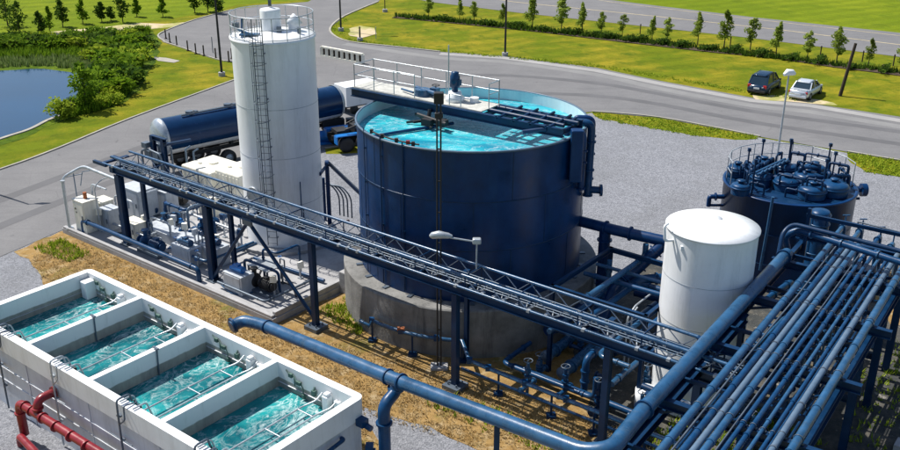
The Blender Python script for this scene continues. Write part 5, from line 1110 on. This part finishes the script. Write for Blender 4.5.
# truck tractor
ta=R(27.5); tq=rear+Vector((math.cos(ta)*14.6,math.sin(ta)*14.6,0))
t=thing('truck_tractor','dark truck chassis with blue fenders in front of the tank trailer','truck',tq,ta); T=PM[t.name]
b=MB(T)
for y in (-.45,.45): b.ibeam((-3.4,y,.95),(1.0,y,.95),.16,.3)
b.cbox((-1.2,0,1.35),(1.2,1.3,.5)); b.cbox((.2,0,1.6),(1.1,2.0,1.2)); b.tube([(-2.6,-.9,1.5),(-1.2,-1.0,1.9),(.2,-.9,1.5)],.09,8); b.tube([(-2,.5,1.5),(-.4,.3,2.2),(.6,.6,2.0)],.07,8); b.cbox((-2.6,0,1.25),(.9,1.1,.25)); b.cbox((1.1,-.6,1.0),(.8,.8,.9)); build(b,'chassis',M['black'],t)
b=MB(T); b.tube([(-.7,-1.05,2.6),(-.7,-1.05,.9)],.12,10); b.cbox((-1.6,-.9,1.7),(.5,.35,.25)); build(b,'exhaust',M['pale_pipe'],t)
for x in (-2.6,-1.3):
    for y in (-1.0,1.0):
        b=MB(T@Matrix.Translation((x,y,.52))@Matrix.Rotation(PI/2,4,'X')); b.lathe([(.28,-.25),(.5,-.25),(.53,-.15),(.53,.15),(.5,.25),(.28,.25),(.001,.2)],n=24); build(b,'wheel',M['black'],t)
b=MB(T); b.lathe([(.64,-.3),(.64,.3)],n=12,a0=R(20),a1=R(160)); b.v=[];b.f=[];b.sm=[];b.g=[]
for y in (-1.0,1.0):
    b.T=T@Matrix.Translation((-1.95,y,.55)); b.box(-1.35,-.28,.62,1.35,.28,.68); b.box(-1.4,-.28,.1,-1.33,.28,.64); b.box(1.33,-.28,.1,1.4,.28,.64)
build(b,'fender',M['brightblue'],t)
# white box truck body behind
cp=G(354,111,0); t=thing('white_box_truck','plain white box truck behind the dark tractor left of the blue tank','truck',(cp.x,cp.y,0),R(38)); t.scale=(.74,)*3; T=PM[t.name]
b=MB(T); b.box(-1.6,-1.2,.9,2.6,1.2,3.0); build(b,'cargo_box',M['white'],t,bev=.05)
b=MB(T); b.box(2.65,-1.1,.6,4.2,1.1,2.3); build(b,'cab',M['white'],t,bev=.2)
b=MB(T); b.box(3.4,-1.12,1.4,4.21,1.12,2.0); build(b,'cab_window',M['glass'],t,bev=.1)
b=MB(T); b.box(-1.5,-.5,.6,4,.5,.9); build(b,'chassis',M['black'],t)
for x in (-.6,3.3):
    for y in (-1.0,1.0):
        b=MB(T@Matrix.Translation((x,y,.48))@Matrix.Rotation(PI/2,4,'X')); b.lathe([(.001,-.15),(.44,-.15),(.48,-.08),(.48,.08),(.44,.15),(.001,.15)],n=20); build(b,'wheel',M['black'],t)
# blue skid & dark machinery right of the silo
p=G(340,141,0); t=thing('pump_skid','bright blue low pump skid on the yard between silo and blue tank','skid',p,R(20)); T=PM[t.name]
b=MB(T); b.tube([(-1.6,0,.5),(1.5,0,.5)],.38,16); b.box(-1.7,-.6,0,1.7,.6,.15); build(b,'skid_body',M['brightblue'],t)
b=MB(T); b.cbox((1.9,.1,.8),(.5,.7,1.1)); b.cbox((1.1,.5,1.2),(.9,.5,.5)); b.cbox((-.3,.7,1.1),(1.6,.5,.7)); b.tube([(1.9,0,1.2),(2.3,0,1.8),(1.6,.3,1.9)],.08,8); build(b,'engine',M['black'],t)
b=MB(T); b.cbox((2.35,-.1,.35),(.35,.4,.55)); build(b,'lamp_box',M['rust'],t)
# ================================================================== CARS
def loft(mb,secs,smooth=True):
    n=len(secs[0]); o=[v for s_ in secs for v in s_]; fs=[(i*n+k,i*n+(k+1)%n,(i+1)*n+(k+1)%n,(i+1)*n+k) for i in range(len(secs)-1) for k in range(n)]
    fs+= [tuple(range(n-1,-1,-1)),tuple((len(secs)-1)*n+k for k in range(n))]; mb.add(o,fs,smooth)
def car(name,label,loc,rz,m,suv):
    # local x = forward; camera sees the rear
    t=thing(name,label,'car',loc,rz,'cars parked on the grass verge'); t.scale=(.94,)*3; T=PM[t.name]
    L=4.6 if not suv else 4.7; wv=.9 if not suv else .94; zb_=.95 if suv else .86; zr_=1.72 if suv else 1.43
    xs_=[-L/2,-L/2+.12,-L/2+.5,-L/2+1.2,-.2,.9,1.3,L/2-.5,L/2-.1,L/2]
    wsx=[.78,.9,.97,1,1,1,.99,.95,.86,.74]; zt_=[zb_-.18,zb_-.02,zb_+.02,zb_+.05,zb_+.03,zb_,zb_-.03,zb_-.1,zb_-.22,zb_-.36]; zl=[.42,.32,.28,.26,.26,.26,.26,.28,.32,.42]
    if not suv: zt_[0]=.78; zt_[1]=.92; zt_[2]=.96; 
    b=MB(T); secs=[]
    for x,ww,z1,z0 in zip(xs_,wsx,zt_,zl):
        w_=wv*ww; secs.append([(x,-w_*.9,z0),(x,-w_,z0+.15),(x,-w_,(z0+z1)/2+.05),(x,-w_*.93,z1-.06),(x,-w_*.84,z1),(x,w_*.84,z1),(x,w_*.93,z1-.06),(x,w_,(z0+z1)/2+.05),(x,w_,z0+.15),(x,w_*.9,z0)])
    loft(b,secs); body=build(b,'body',m,t)
    # greenhouse
    b=MB(T); xr0=(-L/2+.22 if suv else -L/2+.75); xr1=(-L/2+.75 if suv else -L/2+1.45); xf1=.45; xf0=1.25
    gh=[(xr0,zb_+.0,.8),(xr1,zr_-.06,.66),(xr1+.4,zr_,.67),(xf1-.3,zr_,.66),(xf1,zr_-.05,.64),(xf0,zb_-.02,.78)]
    secs=[]
    for x,z,w_ in gh: w_*=wv/.9; zb2=zb_-.08; f=(z-zb2)/(zr_-zb2); secs.append([(x,-.8*wv/.9,zb2),(x,-w_,z),(x,w_,z),(x,.8*wv/.9,zb2)])
    loft(b,secs,False); build(b,'windows',M['glass'],t)
    b=MB(T); secs=[[(x,-w_*.98*wv/.9,z+.012),(x,-w_*.6,z+.045),(x,w_*.6,z+.045),(x,w_*.98*wv/.9,z+.012)] for x,z,w_ in [(xr1-.08,zr_-.09,.64),(xr1+.3,zr_-.01,.665),(-.1,zr_+.005,.665),(xf1-.3,zr_,.65),(xf1-.02,zr_-.06,.63)]]
    loft(b,secs); 
    for s_ in (-1,1):
        for (xa,za,ya),(xb,zb3,yb) in (((xr0+.02,zb_,.8),(xr1,zr_-.03,.665)),((xf0,zb_,.78),(xf1,zr_-.03,.65)),((-.25,zb_,.8),(-.3,zr_-.02,.67))):
            b.beam((xa,s_*ya*wv/.9,za),(xb,s_*yb*wv/.9,zb3),.09,.05)
    build(b,'roof',m,t)
    for s_ in (-1,1):
        b=MB(T); b.cbox((-L/2+.1,s_*wv*.74,zb_-.12),(.14,.3,.2 if not suv else .26)); build(b,'tail_light',M['lamp_red'] ,t,bev=.03)
        b=MB(T); b.cbox((-L/2+.03,s_*wv*.56,zb_-.17),(.06,.14,.1)); build(b,'reverse_light',M['lamp_white'],t)
        b=MB(T); b.cbox((.95,s_*(wv+.1),zb_+.06),(.14,.2,.13)); build(b,'wing_mirror',M['black'] if suv else m,t,bev=.03)
        for x in (-L/2+.85,L/2-.9):
            b=MB(T@Matrix.Translation((x,s_*(wv-.1),.34))@Matrix.Rotation(PI/2,4,'X')); b.lathe([(.2,-.12),(.32,-.12),(.345,-.07),(.345,.07),(.32,.12),(.2,.12)],n=24); w_=build(b,'wheel',M['black'],t)
            b=MB(T@Matrix.Translation((x,s_*(wv-.1),.34))@Matrix.Rotation(PI/2,4,'X')); b.lathe([(.001,-.09),(.21,-.1),(.21,.1),(.001,.09)],n=16); build(b,'rim',M['galv'],w_)
    b=MB(T); b.cbox((-L/2-.0,0,.38),(.12,wv*1.7,.22)); build(b,'bumper',m if not suv else M['black'],t,bev=.05)
    b=MB(T); b.cbox((-L/2-.01,0,zb_-.28),(.05,.5,.15)); build(b,'licence_plate',M['lamp_white'],t)
    if not suv: b=MB(T); b.box(-L/2+.1,-.7,.93,-L/2+.6,.7,.97); build(b,'boot_lid',m,t,bev=.01)
    return t
ca_=G(768,96,0); cb_=G(812,101.5,0)
car('parked_car','dark blue suv parked on the grass edge beside the road',ca_+Vector((.25,1.9,0)),R(55),M['car_blue'],True)
car('parked_car','silver sedan parked right of the dark suv on the grass edge',cb_+Vector((.1,1.9,0)),R(53),M['car_silver'],False)
sheet('parking_patch',[ca_+Vector((-1.4,-1.2,0)),ca_+Vector((-1.2,.3,0)),ca_+Vector((1.6,.1,0)),cb_+Vector((1.2,.0,0)),cb_+Vector((1.6,-.5,0)),cb_+Vector((1.6,-1.3,0))],.03,M['sand'],.3,.5)
# ================================================================== POLES, BARRIER, BOLLARDS
def pole(name,px,h,label,r0=.11,r1=.07,m='black',base=True,top=None,lean=(0,0)):
    p=G(*px); t=thing(name,label,'pole',p); b=MB(Matrix.Translation(p)); b.tube([(0,0,0),(lean[0]*h,lean[1]*h,h)],r0,10,rs=[r0,r1]); build(b,'shaft',M[m],t)
    if base: b=MB(Matrix.Translation(p)); b.cyl((0,0,0),.3,.35,16); build(b,'pole_base',M['slab'] if m!='timber' else M['timber'],t)
    if top: b=MB(Matrix.Translation(p)); b.tube([(0,0,h-.1),(1.4,0,h+.1)],.05,8); b.cbox((1.5,0,h+.08),(.7,.3,.14)); build(b,'lamp_head',M[m],t)
    return t
pole('light_pole',(505,56),9.5,'tall thin black light pole standing on the grass island in the middle',top=1)
pole('light_pole',(222,76),9.5,'tall thin black light pole on the grass left of the silo',top=1)
pole('light_pole',(341,31),8,'dark light pole at the tip of the grass island',top=1)
pole('island_post',(360,41),1.5,'short dark post on the dry patch of the island',.09,.08)
pole('island_post',(376,39),1.3,'short pale post at the right side of the dry patch',.04,.04,'galv',False)
pole('small_pole',(385,12),2.6,'short thin pole in the grass near the top road junction',.06,.05)
pole('timber_pole',(840,96),4.4,'leaning dark timber pole right of the silver car',.15,.12,'timber',False,lean=(.14,.02))
pole('sign_post',(213,53),1.6,'thin sign post beside the car park edge left of the light pole',.04,.04,'galv_dark',False)
t=thing('tall_lamp','tall grey street lamp with a white head behind the blue filter tank','street lamp',G(776,152,0)+Vector((0,0,0)))
p=G(776,165,0); b=MB(Matrix.Translation(p)); PM[t.name]=Matrix.Translation(p); t.location=p
hz=6.1; b.tube([(0,0,0),(0,0,hz)],.06,10,rs=[.08,.05]); build(b,'shaft',M['galv'],t)
b=MB(Matrix.Translation(p)); b.tube([(-.35,-.1,hz-.05),(-.1,0,hz+.1),(.2,0,hz+.08),(.4,0,hz-.02)],.2,12,rs=[.1,.22,.2,.08]); build(b,'lamp_head',M['white'],t)
# lamp whose shadow falls on the left road
p=Vector((-28.9,54.0,0)); t=thing('street_lamp','street lamp just outside the left edge whose shadow lies on the road','street lamp',p)
b=MB(Matrix.Translation(p)); b.tube([(0,0,0),(0,0,7.6)],.09,10,rs=[.1,.06]); build(b,'shaft',M['galv_dark'],t)
b=MB(Matrix.Translation(p)); b.tube([(-.1,0,7.6),(.5,.1,7.65)],.04,8); b.tube([(.3,.1,7.62),(.7,.15,7.66),(1.15,.2,7.62)],.1,10,rs=[.06,.17,.08]); build(b,'lamp_head',M['galv_dark'],t)
# barrier with slots
b0=G(322,56,0); b1=G(363,64,0)
t=thing('road_barrier','low cream barrier with dark slots standing on the road right of the silo','barrier',(b0+b1)/2)
b=MB(W); up_=Vector((0,0,1)); N=8; d_=(b1-b0)/N
b.beam(b0+up_*.08,b1+up_*.08,.4,.16); b.beam(b0+up_*.92,b1+up_*.92,.3,.16)
for i in range(N+1): q=b0+d_*i; b.beam(q+up_*.1,q+up_*.9,.3,.26)
build(b,'barrier_body',M['cream'],t)
b=MB(W); b.beam(b0+up_*.5+Vector((0,.12,0)),b1+up_*.5+Vector((0,.12,0)),.03,.7); build(b,'slot_panel',M['timber'],t)
bl=[(166,39),(170,43),(177,46),(188,51),(196,54),(204,56),(216,59),(229,62),(232,59)]
for i,(x,y) in enumerate(bl):
    p=G(x,y,0); b=MB(Matrix.Translation(p)); b.tube([(0,0,0),(0,0,1.0)],.07,8); b.lathe([(.075,1.0),(.05,1.06),(.001,1.08)],n=8); b.lathe([(.001,0),(.16,0),(.12,.12),(.07,.14)],n=10)
    tag(build(b,'bollard',M['timber'],None),'dark bollard along the car park edge, '+ORD[i]+' from the left','bollard','bollards along the car park edge')
# fence posts of thin wire at the hedge by the upper road
for i,(x,y) in enumerate(((820,57),(862,62),(893,66),(730,47),(640,34))):
    p=G(x,y,0); b=MB(Matrix.Translation(p)); b.beam((0,0,0),(0,0,1.1),.09,.09); b.beam((-.08,0,.95),(.08,0,.95),.06,.05); tag(build(b,'fence_post',M['timber'],None),'short timber post in the hedge line, '+['third','fourth','fifth','second','first'][i]+' from the left','post','posts in the hedge line')
# small yard items
for i,(x,y,r_) in enumerate(((545,213,.12),(500,200,.1))):
    pass
for o in C.objects:
    if o.type=='MESH' and o.name.startswith('Cube'): print('bad',o.name)
